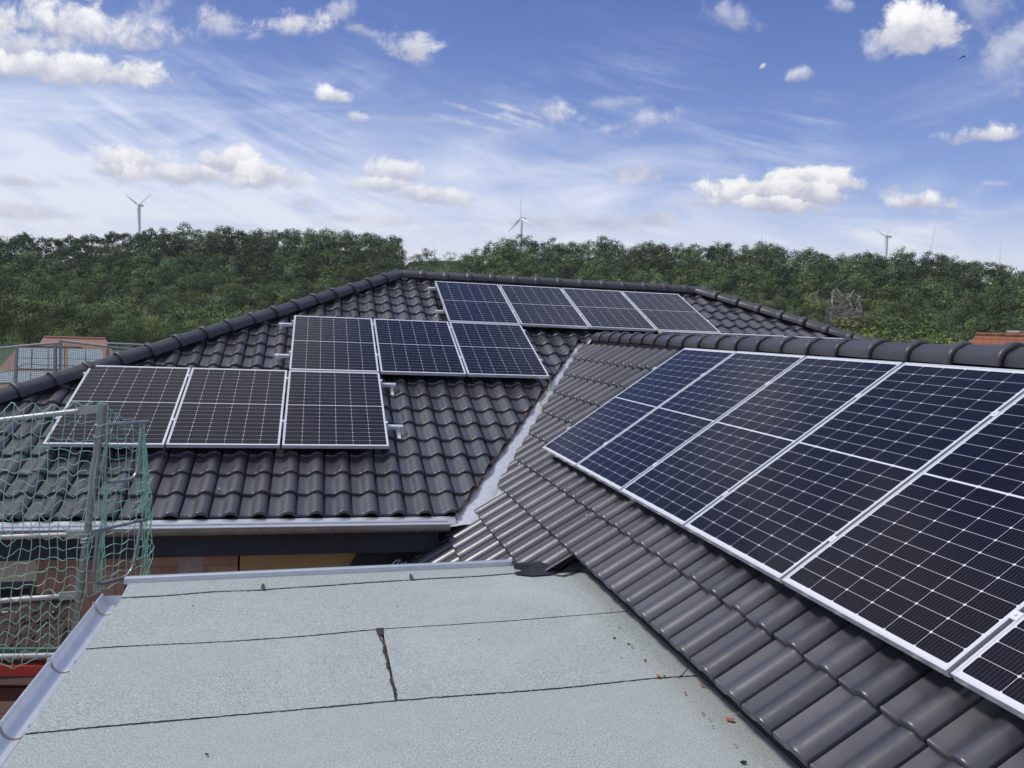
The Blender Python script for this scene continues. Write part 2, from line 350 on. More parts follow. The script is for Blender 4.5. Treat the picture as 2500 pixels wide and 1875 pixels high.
def cell_mat():
    m, t, b = principled('solar_cells_under_glass')
    g = t.new('ShaderNodeTexCoord').outputs['Object']; x, y, z = t.sep(g)
    W_, L_ = 1.038, 1.755; mx, my, mid = .0195, .027, .0048
    pxw = (W_-2*mx)/6; pyw = (L_/2-my-mid)/10
    X = t.m('DIVIDE', t.m('SUBTRACT', x, mx), pxw); fx = t.m('MULTIPLY', t.m('FRACT', X), pxw)
    ex = t.m('MINIMUM', fx, t.m('SUBTRACT', pxw, fx))
    yh = t.m('SUBTRACT', t.m('ABSOLUTE', t.m('SUBTRACT', y, L_/2)), mid)
    Yn = t.m('DIVIDE', yh, pyw); fy = t.m('MULTIPLY', t.m('FRACT', Yn), pyw)
    ey = t.m('MINIMUM', fy, t.m('SUBTRACT', pyw, fy))
    inside = t.m('MULTIPLY', t.m('GREATER_THAN', ex, .0008), t.m('GREATER_THAN', ey, .0008))
    inside = t.m('MULTIPLY', inside, t.m('GREATER_THAN', t.m('ADD', ex, ey), .0080))
    inside = t.m('MULTIPLY', inside, t.m('GREATER_THAN', yh, 0.0))
    inside = t.m('MULTIPLY', inside, t.m('LESS_THAN', yh, pyw*10))
    inside = t.m('MULTIPLY', inside, t.m('MULTIPLY', t.m('GREATER_THAN', x, mx), t.m('LESS_THAN', x, W_-mx)))
    nb = pxw/10; fb = t.m('MULTIPLY', t.m('FRACT', t.m('DIVIDE', t.m('ADD', fx, nb*.5), nb)), nb)
    bus = t.m('LESS_THAN', t.m('ABSOLUTE', t.m('SUBTRACT', fb, nb*.5)), .00045)
    oi = t.new('ShaderNodeObjectInfo').outputs['Random']
    wn = t.new('ShaderNodeTexWhiteNoise', noise_dimensions='3D')
    t.l.new(t.comb(t.m('FLOOR', X), t.m('FLOOR', t.m('MULTIPLY', y, 1/pyw)), t.m('MULTIPLY', oi, 57)), wn.inputs['Vector'])
    big = t.noise(t.comb(x, y, t.m('MULTIPLY', oi, 40)), .9, 2)
    hue = t.m('MULTIPLY_ADD', wn.outputs[0], .35, t.m('MULTIPLY_ADD', oi, .2, t.m('MULTIPLY', big, .6)), clamp=True)
    cc = t.mix(hue, (.0045, .0040, .0070, 1), (.0050, .0050, .015, 1))
    cc = t.mix(t.m('MULTIPLY', bus, .55), cc, (.16, .17, .21, 1))
    dust = t.ss(t.noise(g, 5, 6, .7), .68, .85)
    cc = t.mix(t.m('MULTIPLY', dust, .05), cc, (.3, .32, .36, 1))
    t.l.new(t.mix(inside, (.66, .68, .72, 1), cc), b.inputs['Base Color'])
    b.inputs['Roughness'].default_value = .12; b.inputs['Specular IOR Level'].default_value = .17; b.inputs['IOR'].default_value = 1.45
    return m
M_CELL = cell_mat()

# ------------------------------------------------------------------ geometry frames of the two roofs
PA, PB = 0.37484, 0.61388
ca, sa, cb, sb = math.cos(PA), math.sin(PA), math.cos(PB), math.sin(PB)
OB = np.array([4.5678, -0.6753, 0.0954])
def A(u, v, h=0.0): return (u, v*ca-h*sa, v*sa+h*ca)
def B(s, t, h=0.0): return (OB[0]+t*cb-h*sb, OB[1]-s, OB[2]+t*sb+h*cb)
MA = Matrix([[1, 0, 0, 0], [0, ca, -sa, 0], [0, sa, ca, 0], [0, 0, 0, 1]])
MBm = Matrix([[0, cb, -sb, OB[0]], [-1, 0, 0, OB[1]], [0, sb, cb, OB[2]], [0, 0, 0, 1]])

# tile profile across its width
def prof(x):
    x = x % 1.0
    if x < .016: return -.024
    if x < .06: return -.024+.031*math.sin((x-.016)/.044*math.pi/2)
    if x < .34: k = (x-.06)/.28; return .007-.009*math.sin(k*math.pi*.5)
    if x < .68: k = (x-.34)/.34; return -.002+.043*(3*k*k-2*k**3)
    if x < .74: k = (x-.68)/.06; return .041+.001*math.sin(k*math.pi/2)
    if x < .982: k = (x-.74)/.242; return .042-.036*k**2.0
    return -.024
PX = [.001, .015, .022, .036, .06, .085, .16, .26, .34, .39, .43, .47, .51, .55, .59, .63, .68, .71, .74, .77, .80, .84, .88, .915, .945, .965, .981, .983]
def tile_field(name, mapf, u0, j0, j1, tw, v0, gauge, k0, k1, cuts, drop, parent, base_h):
    nu = len(PX); prow = [prof(p) for p in PX]
    # along the slope: rounded nose, body, back
    rowsv = [(0.0, -.026), (0.0, -.010), (.0035, -.0030), (.008, .0014), (.014, .0016), (.024, 0.0), (.05, 0.0), (.20, 0.0), (gauge+.03, 0.0)]
    vs = []; fs = []; tints = []
    for k in range(k0, k1):
        for j in range(j0, j1):
            ju = rng.normal(0, .0012); jv = rng.normal(0, .0022); jh = rng.normal(0, .0011); tn = rng.random(); tw_ = rng.normal(0, .004)
            b0 = len(vs)
            for (dv, dh) in rowsv:
                lift = .028*(1-dv/gauge)
                for i, p in enumerate(PX):
                    hh = prow[i]+lift+dh+base_h+jh
                    if dv == 0.0 and dh < -.01: hh = min(prow[i], .1)+lift+dh+base_h+jh
                    vs.append(mapf(u0+(j+p)*tw+ju+tw_*dv, v0+k*gauge+dv+jv-(prow[i]*.12 if dv < .02 else 0), hh))
            for r in range(len(rowsv)-1):
                for i in range(nu-1):
                    fs.append((b0+r*nu+i, b0+r*nu+i+1, b0+(r+1)*nu+i+1, b0+(r+1)*nu+i)); tints.append(tn)
    me = bpy.data.meshes.new(name); me.from_pydata(vs, [], fs)
    at = me.attributes.new('tint', 'FLOAT', 'FACE'); at.data.foreach_set('value', tints)
    bm = bmesh.new(); bm.from_mesh(me)
    for (co, no, clear) in cuts:
        g = bm.verts[:]+bm.edges[:]+bm.faces[:]
        bmesh.ops.bisect_plane(bm, geom=g, dist=1e-5, plane_co=co, plane_no=no, clear_outer=clear)
    if drop:
        bad = [f for f in bm.faces if drop(f.calc_center_median())]
        bmesh.ops.delete(bm, geom=bad, context='FACES')
    bm.to_mesh(me); bm.free()
    me.materials.append(M_TILE)
    me.polygons.foreach_set('use_smooth', [True]*len(me.polygons)); me.set_sharp_from_angle(angle=math.radians(48))
    return link(name, me, parent)

# =================================================================== HOUSE (main hip roof)
house = tag(empty('hip_roof_house', (6.3, 5.4, -3.4)), 'low house with a broad black tiled hip roof behind the grey flat roof', 'house')
wing = tag(empty('roof_wing', (6.4, -3, -3.4)), 'black tiled gabled wing on the right whose long ridge runs towards the viewer', 'house wing')
flat = tag(empty('flat_roof_annexe', (2.5, -6, -3.4)), 'flat roofed annexe in the foreground covered in pale grey green slated bitumen', 'annexe')
for e_ in (house, wing, flat): e_['_p'] = 0; del e_['_p']
bpy.context.view_layer.update()
def child(o, parent):                          # parent keeping world coordinates
    o.parent = parent; o.matrix_parent_inverse = parent.matrix_world.inverted(); return o
def cb_(mb, name, mat, parent, smooth=None): return child(mb.build(name, mat, None, smooth), parent)

XL, XR, YR = 3.70, 9.00, 5.41                  # ridge ends of the main roof
LV = lambda y: .594*y+4.245                    # cut edge of the main tiles at the valley
cuts = [((XL, YR, 0), (-1, 1, 0), True), ((XR, YR, 0), (1, 1, 0), True),
        ((LV(0), 0, 0), (1, -.594, 0), False), ((0, 3.12, 0), (0, 1, 0), False)]
ta = tile_field('tile_slope', A, 1.313, -17, 54, .2425, -1.012, .346, 0, 20, cuts,
                lambda c: (c.x > LV(c.y) and c.y < 3.12) or c.y > 5.44, None, -.158)
child(ta, house); ta['label'] = 'front slope of glossy black interlocking tiles'
# decks under the tiles
dk = MB(); h = -.185
def z_of_A(y): return y*math.tan(PA)+h/ca
zr = z_of_A(YR)
ex0, ex1, ey0, ey1 = XL-6.32, XR+6.32, YR-6.32, YR+6.32
ze = z_of_A(ey0)
dk.add([(XL, YR, zr), (XR, YR, zr), (LV(3.3), 3.3, z_of_A(3.3)), (LV(ey0)+.0, ey0, ze), (ex0, ey0, ze)], [(0, 4, 3, 2, 1)])
dk.add([(XR, YR, zr), (LV(3.3), 3.3, z_of_A(3.3)), (6.8, 3.3, z_of_A(3.3)), (ex1-3.2, ey0+3.2, z_of_A(ey0+3.2))], [(0, 1, 2, 3)])
dk.add([(XL, YR, zr), (ex0, ey0, ze), (ex0, ey1, ze)], [(0, 2, 1)])
dk.add([(XR, YR, zr), (ex1, ey0, ze), (ex1, ey1, ze)], [(0, 1, 2)])
dk.add([(XL, YR, zr), (XR, YR, zr), (ex1, ey1, ze), (ex0, ey1, ze)], [(0, 1, 2, 3)])
cb_(dk, 'roof_deck', M_DECK, house)

# ridge tiles: half barrel with a flared collar at its +Y end, origin on the axis at the low edges
def ridge_mesh(name='ridge_tile', Lc=.425, w0=.112, hgt=.108):
    st = [(0, .86), (.045, .90), (.06, .965), (.325, .985), (.336, 1.0), (.346, 1.09), (.362, 1.165), (.40, 1.20), (.414, 1.19), (.422, 1.14), (Lc, 1.06)]
    N = 15; rows = []
    for (y, s) in st:
        r = []
        for i in range(N):
            a = math.pi*i/(N-1); cx_ = -math.cos(a); sz = math.sin(a)
            sq = 1
            r.append((cx_*w0*s*sq, y, sz**.8*hgt*s+(.008*s if abs(i-(N-1)/2) < 1.1 else 0) if 0 < i < N-1 else -.006))
        rows.append(r)
    mb = MB(); mb.sheet([r[::-1] for r in rows])
    # closed end under the collar
    inner = [(p[0]*.86, Lc-.001, p[2]*.86) for p in rows[-1]]
    mb.sheet([rows[-1][::-1], inner[::-1]]); mb.sheet([inner[::-1], [(p[0], Lc-.09, p[2]) for p in inner][::-1]])
    return mb.mesh(name, M_RIDGE, 50)
RM = ridge_mesh()
def ridge_run(parent, p0, p1, pitch_, name='ridge_tile', phase=0.0):
    """caps from p0 to p1; collars face p1"""
    p0 = Vector(p0); p1 = Vector(p1); d = (p1-p0); Ln = d.length; d.normalize()
    side = d.cross(Vector((0, 0, 1))).normalized(); up = side.cross(d)
    out = []
    n = int((Ln-phase)/pitch_+.999)
    for i in range(n):
        b = p0+d*(phase+i*pitch_)
        jit = [rng.normal(0, .0025) for _ in range(4)]
        R = Matrix([[side.x, d.x, up.x, b.x], [side.y, d.y, up.y, b.y+jit[0]], [side.z, d.z, up.z, b.z+jit[1]], [0, 0, 0, 1]])
        R = R @ Matrix.Rotation(jit[2]*3, 4, 'Z') @ Matrix.Rotation(jit[3]*2-.012, 4, 'X')
        o = bpy.data.objects.new(name, RM); col.objects.link(o)
        o.parent = parent; o.matrix_parent_inverse = parent.matrix_world.inverted(); o.matrix_world = R
        out.append(o)
    return out
ZA = 2.020                                     # low edge of the main ridge caps
ridge_run(house, (3.72, 5.405, ZA), (8.92, 5.405, ZA), .39, phase=-.02)
def hipz(y): return y*math.tan(PA)-.122
ridge_run(house, (XL+.02, YR-.02, hipz(YR)+.02), (XL-6.4, YR-6.4, hipz(YR-6.4)+.02), .392)
ridge_run(house, (XR-.02, YR-.02, hipz(YR)+.02), (XR+5.0, YR-5.0, hipz(YR-5.0)+.02), .392)

# =================================================================== WING roof
RX = 6.385
cutsB = [((4.43, 0, 0), (-1, .5583, 0), False), ((0, -.80, 0), (0, 1, 0), False), ((0, -2.88, 0), (0, 1, 0), False), ((4.05, 0, 0), (1, 0, 0), False), ((RX-.02, 0, 0), (1, 0, 0), True)]
def dropB(c):
    if c.y > -.80: return c.x < .5583*c.y+4.49
    if c.y < -2.88: return c.x < 4.10
    return False
tb = tile_field('tile_slope', B, 3.36, -31, 22, .2435, -.548, .34, 0, 7, cutsB[:2]+cutsB[4:], lambda c: c.y > -.80 and c.x < .5583*c.y+4.43, None, -.156)
child(tb, wing); tb['label'] = 'left slope of glossy black interlocking tiles'
tl_ = tile_field('low_tile_slope', B, 3.36, -31, -4, .2435, -.548, .34, -4, 0, [((0, -.80, 0), (0, 1, 0), True), ((0, -2.86, 0), (0, -1, 0), True)], None, None, -.156)
child(tl_, wing)
ZB = OB[2]+1.985*sb-.142*cb
ridge_run(wing, (RX, 3.16, 1.118), (RX, -8.0, 1.118), .39, phase=.035)
dk = MB(); hB = -.19
def zB(x): return OB[2]+(x-OB[0])*math.tan(PB)+hB/cb
def VX(y): return .5583*y+4.47
dk.add([(RX, 3.3, zB(RX)), (RX, -12, zB(RX)), (4.30, -12, zB(4.30)), (4.30, -2.86, zB(4.30)), (3.15, -2.86, zB(3.15)), (3.15, -.82, zB(3.15)), (VX(-.82), -.82, zB(VX(-.82))), (VX(3.3), 3.3, zB(VX(3.3)))], [tuple(range(8))])
dk.add([(RX, 3.3, zB(RX)), (RX, -12, zB(RX)), (2*RX-3.15, -12, zB(3.15)), (2*RX-3.15, -.82, zB(3.15)), (2*RX-VX(3.3), 3.3, zB(VX(3.3)))], [(0, 4, 3, 2, 1)])
cb_(dk, 'roof_deck', M_DECK, wing)
# ridge underlap strip (dark ventilation roll below the caps)
cb_(MB().box((RX-.115, -8.2, 1.05), (RX-.098, 3.1, 1.10)).box((RX+.098, -8.2, 1.05), (RX+.115, 3.1, 1.10)), 'ridge_roll', M_DARK, wing)
cb_(MB().box((3.85, 5.31, 1.93), (8.9, 5.325, 2.01)), 'ridge_roll', M_DARK, house)
for (a_, b_) in (((XL, YR), (XL-6.3, YR-6.3)), ((XR, YR), (XR+4.9, YR-4.9))):
    za, zb2 = a_[1]*math.tan(PA)-.15, b_[1]*math.tan(PA)-.15
    cb_(MB().tube([(a_[0], a_[1], za), (b_[0], b_[1], zb2)], .075, 8), 'hip_roll', M_DARK, house)
# verge board of the wing's low corner
zl = lambda x: zB(x)+.02
vb = MB().prism([(3.05, -.79, zl(3.05)), (4.02, -.79, zl(4.02)), (4.02, -.79, zl(4.02)-.20), (3.05, -.79, zl(3.05)-.24)], (0, .05, 0))
cb_(vb, 'verge_board', M_FASCIA, wing)
cb_(MB().prism([(3.22, -.80, zl(3.22)+.02), (3.78, -.80, zl(3.78)+.015), (3.78, -.80, zl(3.78)+.03), (3.22, -.80, zl(3.22)+.036)], (0, .02, 0)), 'verge_trim', M_ZINCW, wing)
cb_(MB().prism([(3.5, -.735, -.62), (3.0, -.735, -.62), (2.45, -.735, -1.6), (3.5, -.735, -1.6)], (0, .3, 0)), 'eaves_box', M_FASCIA, wing)
# little zinc gutter end at the wing's low corner
ge = hit(985, 1370, (0, 1, 0), (0, -1.0, 0))
gm = MB(); g0 = Vector(tuple(ge))
gm.tube([g0+Vector((-.10, 0, -.10)), g0+Vector((-.03, 0, .02)), g0+Vector((-.01, 0, -.03)), g0+Vector((.03, 0, -.012))], .006, 6)
gm.tube([g0+Vector((-.14, .05, -.08)), g0+Vector((-.05, .05, .0))], .005, 6)
cb_(gm, 'gutter_bracket', M_ZINC, wing)

# valley sheet: two leaves folded along the meeting line of both roofs
vm = MB(); rows = []
for i in range(40):
    y = 3.25-i*(4.25/39)
    xc = .5583*y+4.465; zc_ = y*math.tan(PA)-.150/ca-.012
    xl = xc-.30; xr = xc+.12
    jit = .004*math.sin(i*2.1)
    rows.append([(xl, y, y*math.tan(PA)-.186/ca), (xl+.10, y, y*math.tan(PA)-.178/ca), (xc-.15, y, y*math.tan(PA)-.168/ca-jit), (xc-.03, y, zc_), (xc, y, zc_-.006), (xc+.02, y, zc_+.008), (xr, y, zB(xr)+.055)])
cb_(vm.sheet([r[::-1] for r in rows]), 'valley_sheet', M_LEAD, house, 40)
# apron where the valley empties over the gutter
ap = MB(); R0 = [(1094, 1247), (1130, 1236), (1165, 1226), (1182, 1222)]; R1 = [(1093, 1262), (1125, 1262), (1158, 1256), (1184, 1246)]; R2 = [(1096, 1267), (1120, 1277), (1150, 1277), (1186, 1270)]
lev = [-.545, -.555, -.568]
ap.sheet([[hz(x, y, lev[k]+(.03 if i in (0, 3) else 0)) for i, (x, y) in enumerate(R)] for k, R in enumerate((R0, R1, R2))][::-1])
oa = cb_(ap, 'valley_apron', M_LEAD, house, 60); 
md = oa.modifiers.new('s', 'SUBSURF'); md.levels = 2; md.render_levels = 2; md2 = oa.modifiers.new('t', 'SOLIDIFY'); md2.thickness = .004
# brown crumbly foam along the cut tiles
fpts = []; frad = []
for i in range(150):
    y = 3.1-i*.0262; x = LV(y)+.010*math.sin(i*.9)+rng.normal(0, .004)
    fpts.append((x-.012, y, y*math.tan(PA)-.150/ca+rng.normal(0, .004))); frad.append(float(.006+.012*rng.random()**2))
bf = MB().tube(fpts, frad, 5)
cb_(bf, 'foam_edge', M_BROWN, house)

# eaves of the main house: zinc drip strip, gutter, fascia, wall
yg = -1.02; zg = -.545
ds = MB()
ds.sheet([[(ex0, -.90, -.518), (3.70, -.90, -.518)], [(ex0, -.945, -.536), (3.70, -.945, -.536)], [(ex0, -.972, -.575), (3.70, -.972, -.575)]])
cb_(ds, 'drip_strip', M_ZINC, house, 30)
def half_gutter(mb, x0, x1, yc, zc_, r, n=12):
    rows = []
    for x in (x0, x1):
        rows.append([(x, yc-math.cos(math.pi*i/n)*r, zc_-math.sin(math.pi*i/n)*r) for i in range(n+1)])
    mb.sheet(rows)
    rows2 = [[(x, yc-math.cos(math.pi*i/n)*(r+.002), zc_-math.sin(math.pi*i/n)*(r+.002)) for i in range(n+1)][::-1] for x in (x0, x1)]
    mb.sheet(rows2)
gt = MB(); half_gutter(gt, ex0, 3.63, -1.03, -.548, .073)
og = cb_(gt, 'gutter', M_ZINCW, house, 40)
bead = MB().tube([(ex0, -1.104, -.541), (3.63, -1.104, -.541)], .0095, 8)
cb_(bead, 'gutter_bead', M_ZINC, house, 40)
for x in (-1.7, -.75, .2, 1.14, 2.0, 2.6, 3.35):
    br = MB()
    br.tube([(x, -1.03-math.cos(math.pi*i/8)*.078, -.548-math.sin(math.pi*i/8)*.078) for i in range(9)], .0055, 6)
    cb_(br, 'gutter_bracket', M_ZINCW, house)
cb_(MB().box((ex0, -.945, -.83), (3.55, -.915, -.585)), 'fascia', M_FASCIA, house)
cb_(MB().box((ex0, -.914, -.828), (3.5, -.35, -.815)), 'soffit', M_FASCIA, house)
cb_(MB().box((.62, -.35, -3.4), (1.78, -.05, -.83)).box((-2.1, -.35, -3.4), (.135, -.05, -1.95)).box((.135, -.35, -3.4), (.62, -.05, -.83)).box((-2.1, -.05, -3.4), (1.9, .1, -.83)), 'wall', M_BRICK, house)
ly = MB().sheet([[(1.28+k*.0115, -.352-.002*(k % 3 != 0), zz) for k in range(19)] for zz in (-1.6, -.84)])
cb_(ly, 'mortar_strip', simple('grey_pipe', (.55, .48, .45), .6, 0, 9, .3), house)
cb_(MB().box((1.80, -.37, -3.4), (3.9, -.05, -.83)), 'insulation_board', M_YEL, house)
cb_(MB().box((-2.0, -.345, -1.10), (.135, -.06, -.83)), 'shutter_box', M_CREAM, house)
wn_ = cb_(MB().box((-2.0, -.33, -1.95), (-1.94, -.10, -1.10)).box((.075, -.33, -1.95), (.135, -.10, -1.10)).box((-1.94, -.33, -1.17), (.075, -.12, -1.10)).box((-1.94, -.33, -1.95), (.075, -.12, -1.88)), 'window', simple('white_window_frame', (.1, .1, .11), .5), house)
wp = MB().box((-1.94, -.20, -1.88), (.075, -.19, -1.17)).build('pane', M_GLASSD); wp.parent = wn_; wp.matrix_parent_inverse = wn_.matrix_world.inverted()
for o_ in list(house.children)+[wp]:
    if o_.name.split('.')[0] in ('insulation_board', 'shutter_box', 'window', 'pane', 'mortar_strip', 'wall'):
        for v_ in o_.data.vertices: v_.co.y -= .27
cb_(MB().box((3.9, -11, -3.4), (6.4, -.9, -.95)), 'wall', M_BRICK, wing)
cb_(MB().box((4.33, -11, -.96), (4.40, -2.9, -.40)), 'eaves_board', M_DECK, wing)
cb_(MB().box((-1.9, .12, -3.4), (14.5, 11.0, -.7)), 'rear_wall', M_RENDER, house)

# =================================================================== FLAT ROOF annexe
ZF = -.475
P = lambda x, y, z=ZF: hz(x, y, z)
def lerp(a, b, k): return a+(b-a)*k
# lap lines: (px list) projected onto the roof plane; each sheet lies 4 mm above the next one
seam0 = [P(282, 1463), P(400, 1456), P(520, 1446), P(640, 1441), P(800, 1431), P(1010, 1416), P(1200, 1406), P(1340, 1395)]
seam1 = [P(195, 1587), P(300, 1580), P(430, 1573), P(560, 1567), P(760, 1552), P(930, 1537), P(1100, 1527), P(1300, 1512), P(1520, 1494)]
seam2 = [P(45, 1793), P(250, 1775), P(500, 1753), P(720, 1736), P(970, 1711), P(1250, 1690), P(1450, 1672), P(1600, 1657)]
XE = 1.335
def resamp(s, n, x0, x1):
    xs = np.linspace(x0, x1, n); sx = [p[0] for p in s]; sy = [p[1] for p in s]
    o = np.argsort(sx); return [(float(x), float(np.interp(x, np.array(sx)[o], np.array(sy)[o]))) for x in xs]
n = 60; xr = 4.36
e0 = resamp(seam0, n, XE, xr); e1 = resamp(seam1, n, XE, xr); e2 = resamp(seam2, n, XE, xr)
def wob(e, a, f, ph): return [(x, y+a*math.sin(x*f+ph)+a*.6*math.sin(x*f*2.7+ph*2)+rng.normal(0, a*.15)) for x, y in e]
e0 = wob(e0, .004, 5, 1); e1 = wob(e1, .003, 4, 2); e2 = wob(e2, .004, 3, .5)
def zf(y): return ZF
def strip(name, top, bot, z0, zt, label=None):
    """sheet between lines top (far) and bot (near); near edge has thickness"""
    mb = MB(); rows = []
    for k in range(9):
        f = k/8; rows.append([(a[0], lerp(a[1], b[1], f), z0+zt*f) for a, b in zip(top, bot)])
    rows.append([(b[0], b[1]-.0005, z0+zt-.010) for b in bot])
    mb.sheet(rows[::-1] if rows[0][0][1] > rows[1][0][1] else rows)
    o = cb_(mb, name, M_BIT, flat)
    if label: o['label'] = label
    return o
# far edge kerb line
far = resamp([hz(268, 1424, ZF+.035), hz(640, 1407, ZF+.035), hz(1250, 1379, ZF+.035), hz(1400, 1371, ZF+.035)], n, XE, xr)
up_ = MB(); rows = []
for f in np.linspace(0, 1, 6): rows.append([(a[0], lerp(a[1], b[1], f), lerp(ZF+.035, ZF+.008, f)) for a, b in zip(far, e0)])
rows.append([(b[0], b[1], ZF) for b in e0])
up_.sheet(rows[::-1]); cb_(up_, 'edge_strip', M_BIT, flat)
e0b = [(x, y+.01) for x, y in e0]
strip('bitumen_sheet', e0b, e1, ZF, .002)
e1b = [(x, y+.012) for x, y in e1]
jx = float(P(950, 1625)[0])
iL = [i for i in range(n) if e1[i][0] <= jx]; 
def sub(e, lo, hi): return resamp([np.array([x, y, 0]) for x, y in e], 40, lo, hi)
strip('bitumen_sheet', sub(e1b, XE, jx-.006), sub(e2, XE, jx-.006), ZF-.0005, .002)
strip('bitumen_sheet', sub(e1b, jx+.006, xr), sub(e2, jx+.006, xr), ZF+.0007, .002)
e2b = [(x, y+.012) for x, y in e2]; e3 = [(x, -9.9) for x, y in e2]
strip('bitumen_sheet', e2b, e3, ZF-.001, .0)
cb_(MB().box((XE+.001, -9.9, -.56), (4.30, -2.7, ZF-.014)), 'roof_deck', M_TIMBER, flat)
# tar bleed lines along the laps
def tarline(pts, w0, fade, name='tar_line', seed=1):
    """one continuous irregular ribbon; where it runs thin it all but vanishes"""
    r = np.random.default_rng(seed); k = np.interp(np.arange(len(pts)), np.arange(0, len(pts)+9, 9), r.uniform(0, 1, len(pts)//9+2))
    mb = MB(); A0 = []; B0 = []; A1 = []; B1 = []
    for i, (x, y) in enumerate(pts):
        ww = w0*(.25+1.0*r.random())*min(1.3, max(.04, fade(x)*(k[i]*1.9-.35)))
        z = ZF+.0040+.0015*r.random(); y += r.normal(0, w0*.12)
        A1.append((x, y+ww*.5+.001, z-.008)); A0.append((x, y+ww*.5, z)); B0.append((x, y-ww*.5, z)); B1.append((x, y-ww*.5-.001, z-.010))
    mb.sheet([B1, B0, A0, A1]); cb_(mb, name, M_TAR, flat)
def dense(e, m=300): return [(x, y+rng.normal(0, .0012)) for x, y in resamp([np.array([a, b, 0]) for a, b in e], m, XE+.005, xr-.05)]
tarline(dense(e0), .0046, lambda x: 1.6, seed=2)
tarline(dense(e1), .0024, lambda x: 1.3 if x < 1.75 else (.9 if x < 3.5 else .4), seed=5)
tarline(dense(e2), .0028, lambda x: 1.2 if x < 3.6 else .8, seed=9)
# the cross joint
jl = MB(); ys = np.linspace(e1[iL[-1]][1], np.interp(jx, [a for a, b in e2], [b for a, b in e2]), 60); Lp = []; Rp = []
for i, y in enumerate(ys):
    xx = jx+.004*math.sin(i*.5)+rng.normal(0, .002)-.015*(1-i/59); ww = .002+rng.random()*.006
    Lp.append((xx-ww, y, ZF+.0056+rng.random()*.003)); Rp.append((xx+ww, y, ZF+.0056+rng.random()*.003))
jl.sheet([Lp, Rp]); jl.add([(jx-.034, ys[0]+.004, ZF+.0075), (jx+.010, ys[0]+.012, ZF+.0075), (jx+.002, ys[4]-.03, ZF+.0075), (jx-.028, ys[5]-.03, ZF+.0075)], [(3, 2, 1, 0)])
cb_(jl, 'tar_line', simple('gritty_tar', (.05, .042, .038), .9, 0, 120, .9, 1, 200), flat)
for pxx, pyy in ((643, 1428), (1003, 1404)):
    q = P(pxx, pyy, ZF+.022)
    cb_(MB().add([(q[0]-.013, q[1]-.050, ZF+.016), (q[0]+.013, q[1]-.060, ZF+.015), (q[0]+.003, q[1]+.02, ZF+.028), (q[0]-.009, q[1]+.0, ZF+.026)], [(0, 1, 2, 3)]), 'tar_patch', M_TAR, flat)
# folded metal edge trim
xt0 = float(hz(301, 1420, ZF+.05)[0]); xt1 = float(hz(1250, 1375, ZF+.05)[0])
fy = lambda x: float(np.interp(x, [a for a, b in far], [b for a, b in far]))
et = MB(); N = 24; rws = []
for x in np.linspace(xt0, xt1, N):
    y = fy(x)
    rws.append([(x, y-.012, ZF+.026), (x, y-.010, ZF+.062), (x, y+.000, ZF+.066), (x, y+.035, ZF+.064), (x, y+.060, ZF+.058), (x, y+.061, ZF-.08)])
et.sheet(rws); et.add([rws[0][k] for k in range(6)], [(0, 1, 2, 3, 4, 5)]); et.add([rws[-1][k] for k in range(6)], [(5, 4, 3, 2, 1, 0)])
cb_(et, 'edge_trim', M_ZINC, flat, 30)
# left gutter with its strip
ym0, ym1 = -9.9, -2.93
XG = 1.255; gr = .056
gl = MB(); nn = 12
for s_ in (0, 1):
    rr = gr+.0025*s_
    rows = [[(XG-math.cos(math.pi*i/nn)*rr, y, ZF-.035-math.sin(math.pi*i/nn)*rr) for i in range(nn+1)] for y in np.linspace(ym0, ym1, 30)]
    gl.sheet(rows if s_ else [r[::-1] for r in rows])
ec = [(XG-math.cos(math.pi*i/nn)*gr, ym1, ZF-.035-math.sin(math.pi*i/nn)*gr) for i in range(nn+1)]
gl.add(ec, [tuple(range(nn+1))[::-1]])
gt_ = cb_(gl, 'gutter', M_ZINC, flat, 35)
cb_(MB().tube([(XG-gr-.006, ym0, ZF-.031), (XG-gr-.006, ym1, ZF-.031)], .0095, 8), 'gutter_bead', M_ZINC, flat, 40)
cb_(MB().sheet([[(XE-.02, ym0, ZF-.032), (XE-.02, ym1-.02, ZF-.032)], [(XE+.0, ym0, ZF-.0055), (XE+.0, ym1-.02, ZF-.0055)], [(XE+.02, ym0, ZF-.0045), (XE+.02, ym1-.02, ZF-.0045)]]), 'drip_strip', M_ZINC, flat, 30)
for y in (-3.12, -3.95, -4.62, -5.4, -6.1):
    mb = MB().tube([(XG-math.cos(math.pi*i/10)*(gr-.003), y, ZF-.033-math.sin(math.pi*i/10)*(gr-.003)) for i in range(11)], .004, 6)
    mb.box((XG-gr-.018, y-.012, ZF-.045), (XG-gr-.006, y+.012, ZF-.016)); cb_(mb, 'gutter_bracket', M_ZINCW, flat)
cb_(MB().box((1.36, -9.8, -3.4), (4.25, -2.80, -.57)), 'wall', M_BRICK, flat)
# black flashing where annexe, wing and tiles meet
fl = MB()
Rr = [[(1252, 1374, .060), (1300, 1372, .058), (1345, 1366, .06), (1362, 1352, .085), (1388, 1334, .13), (1410, 1330, .14)],
      [(1254, 1379, .052), (1302, 1379, .050), (1346, 1376, .05), (1366, 1364, .07), (1394, 1345, .10), (1418, 1340, .12)],
      [(1256, 1392, .012), (1300, 1396, .014), (1340, 1395, .012), (1364, 1386, .025), (1398, 1368, .04), (1424, 1356, .07)],
      [(1258, 1402, .009), (1300, 1406, .010), (1342, 1402, .012), (1368, 1394, .012), (1402, 1378, .014), (1432, 1364, .02)]]
fl.sheet([[hz(x, y, ZF+dz_) for x, y, dz_ in r] for r in Rr][::-1])
of = cb_(fl, 'corner_flashing', M_FLASH, flat, 60)
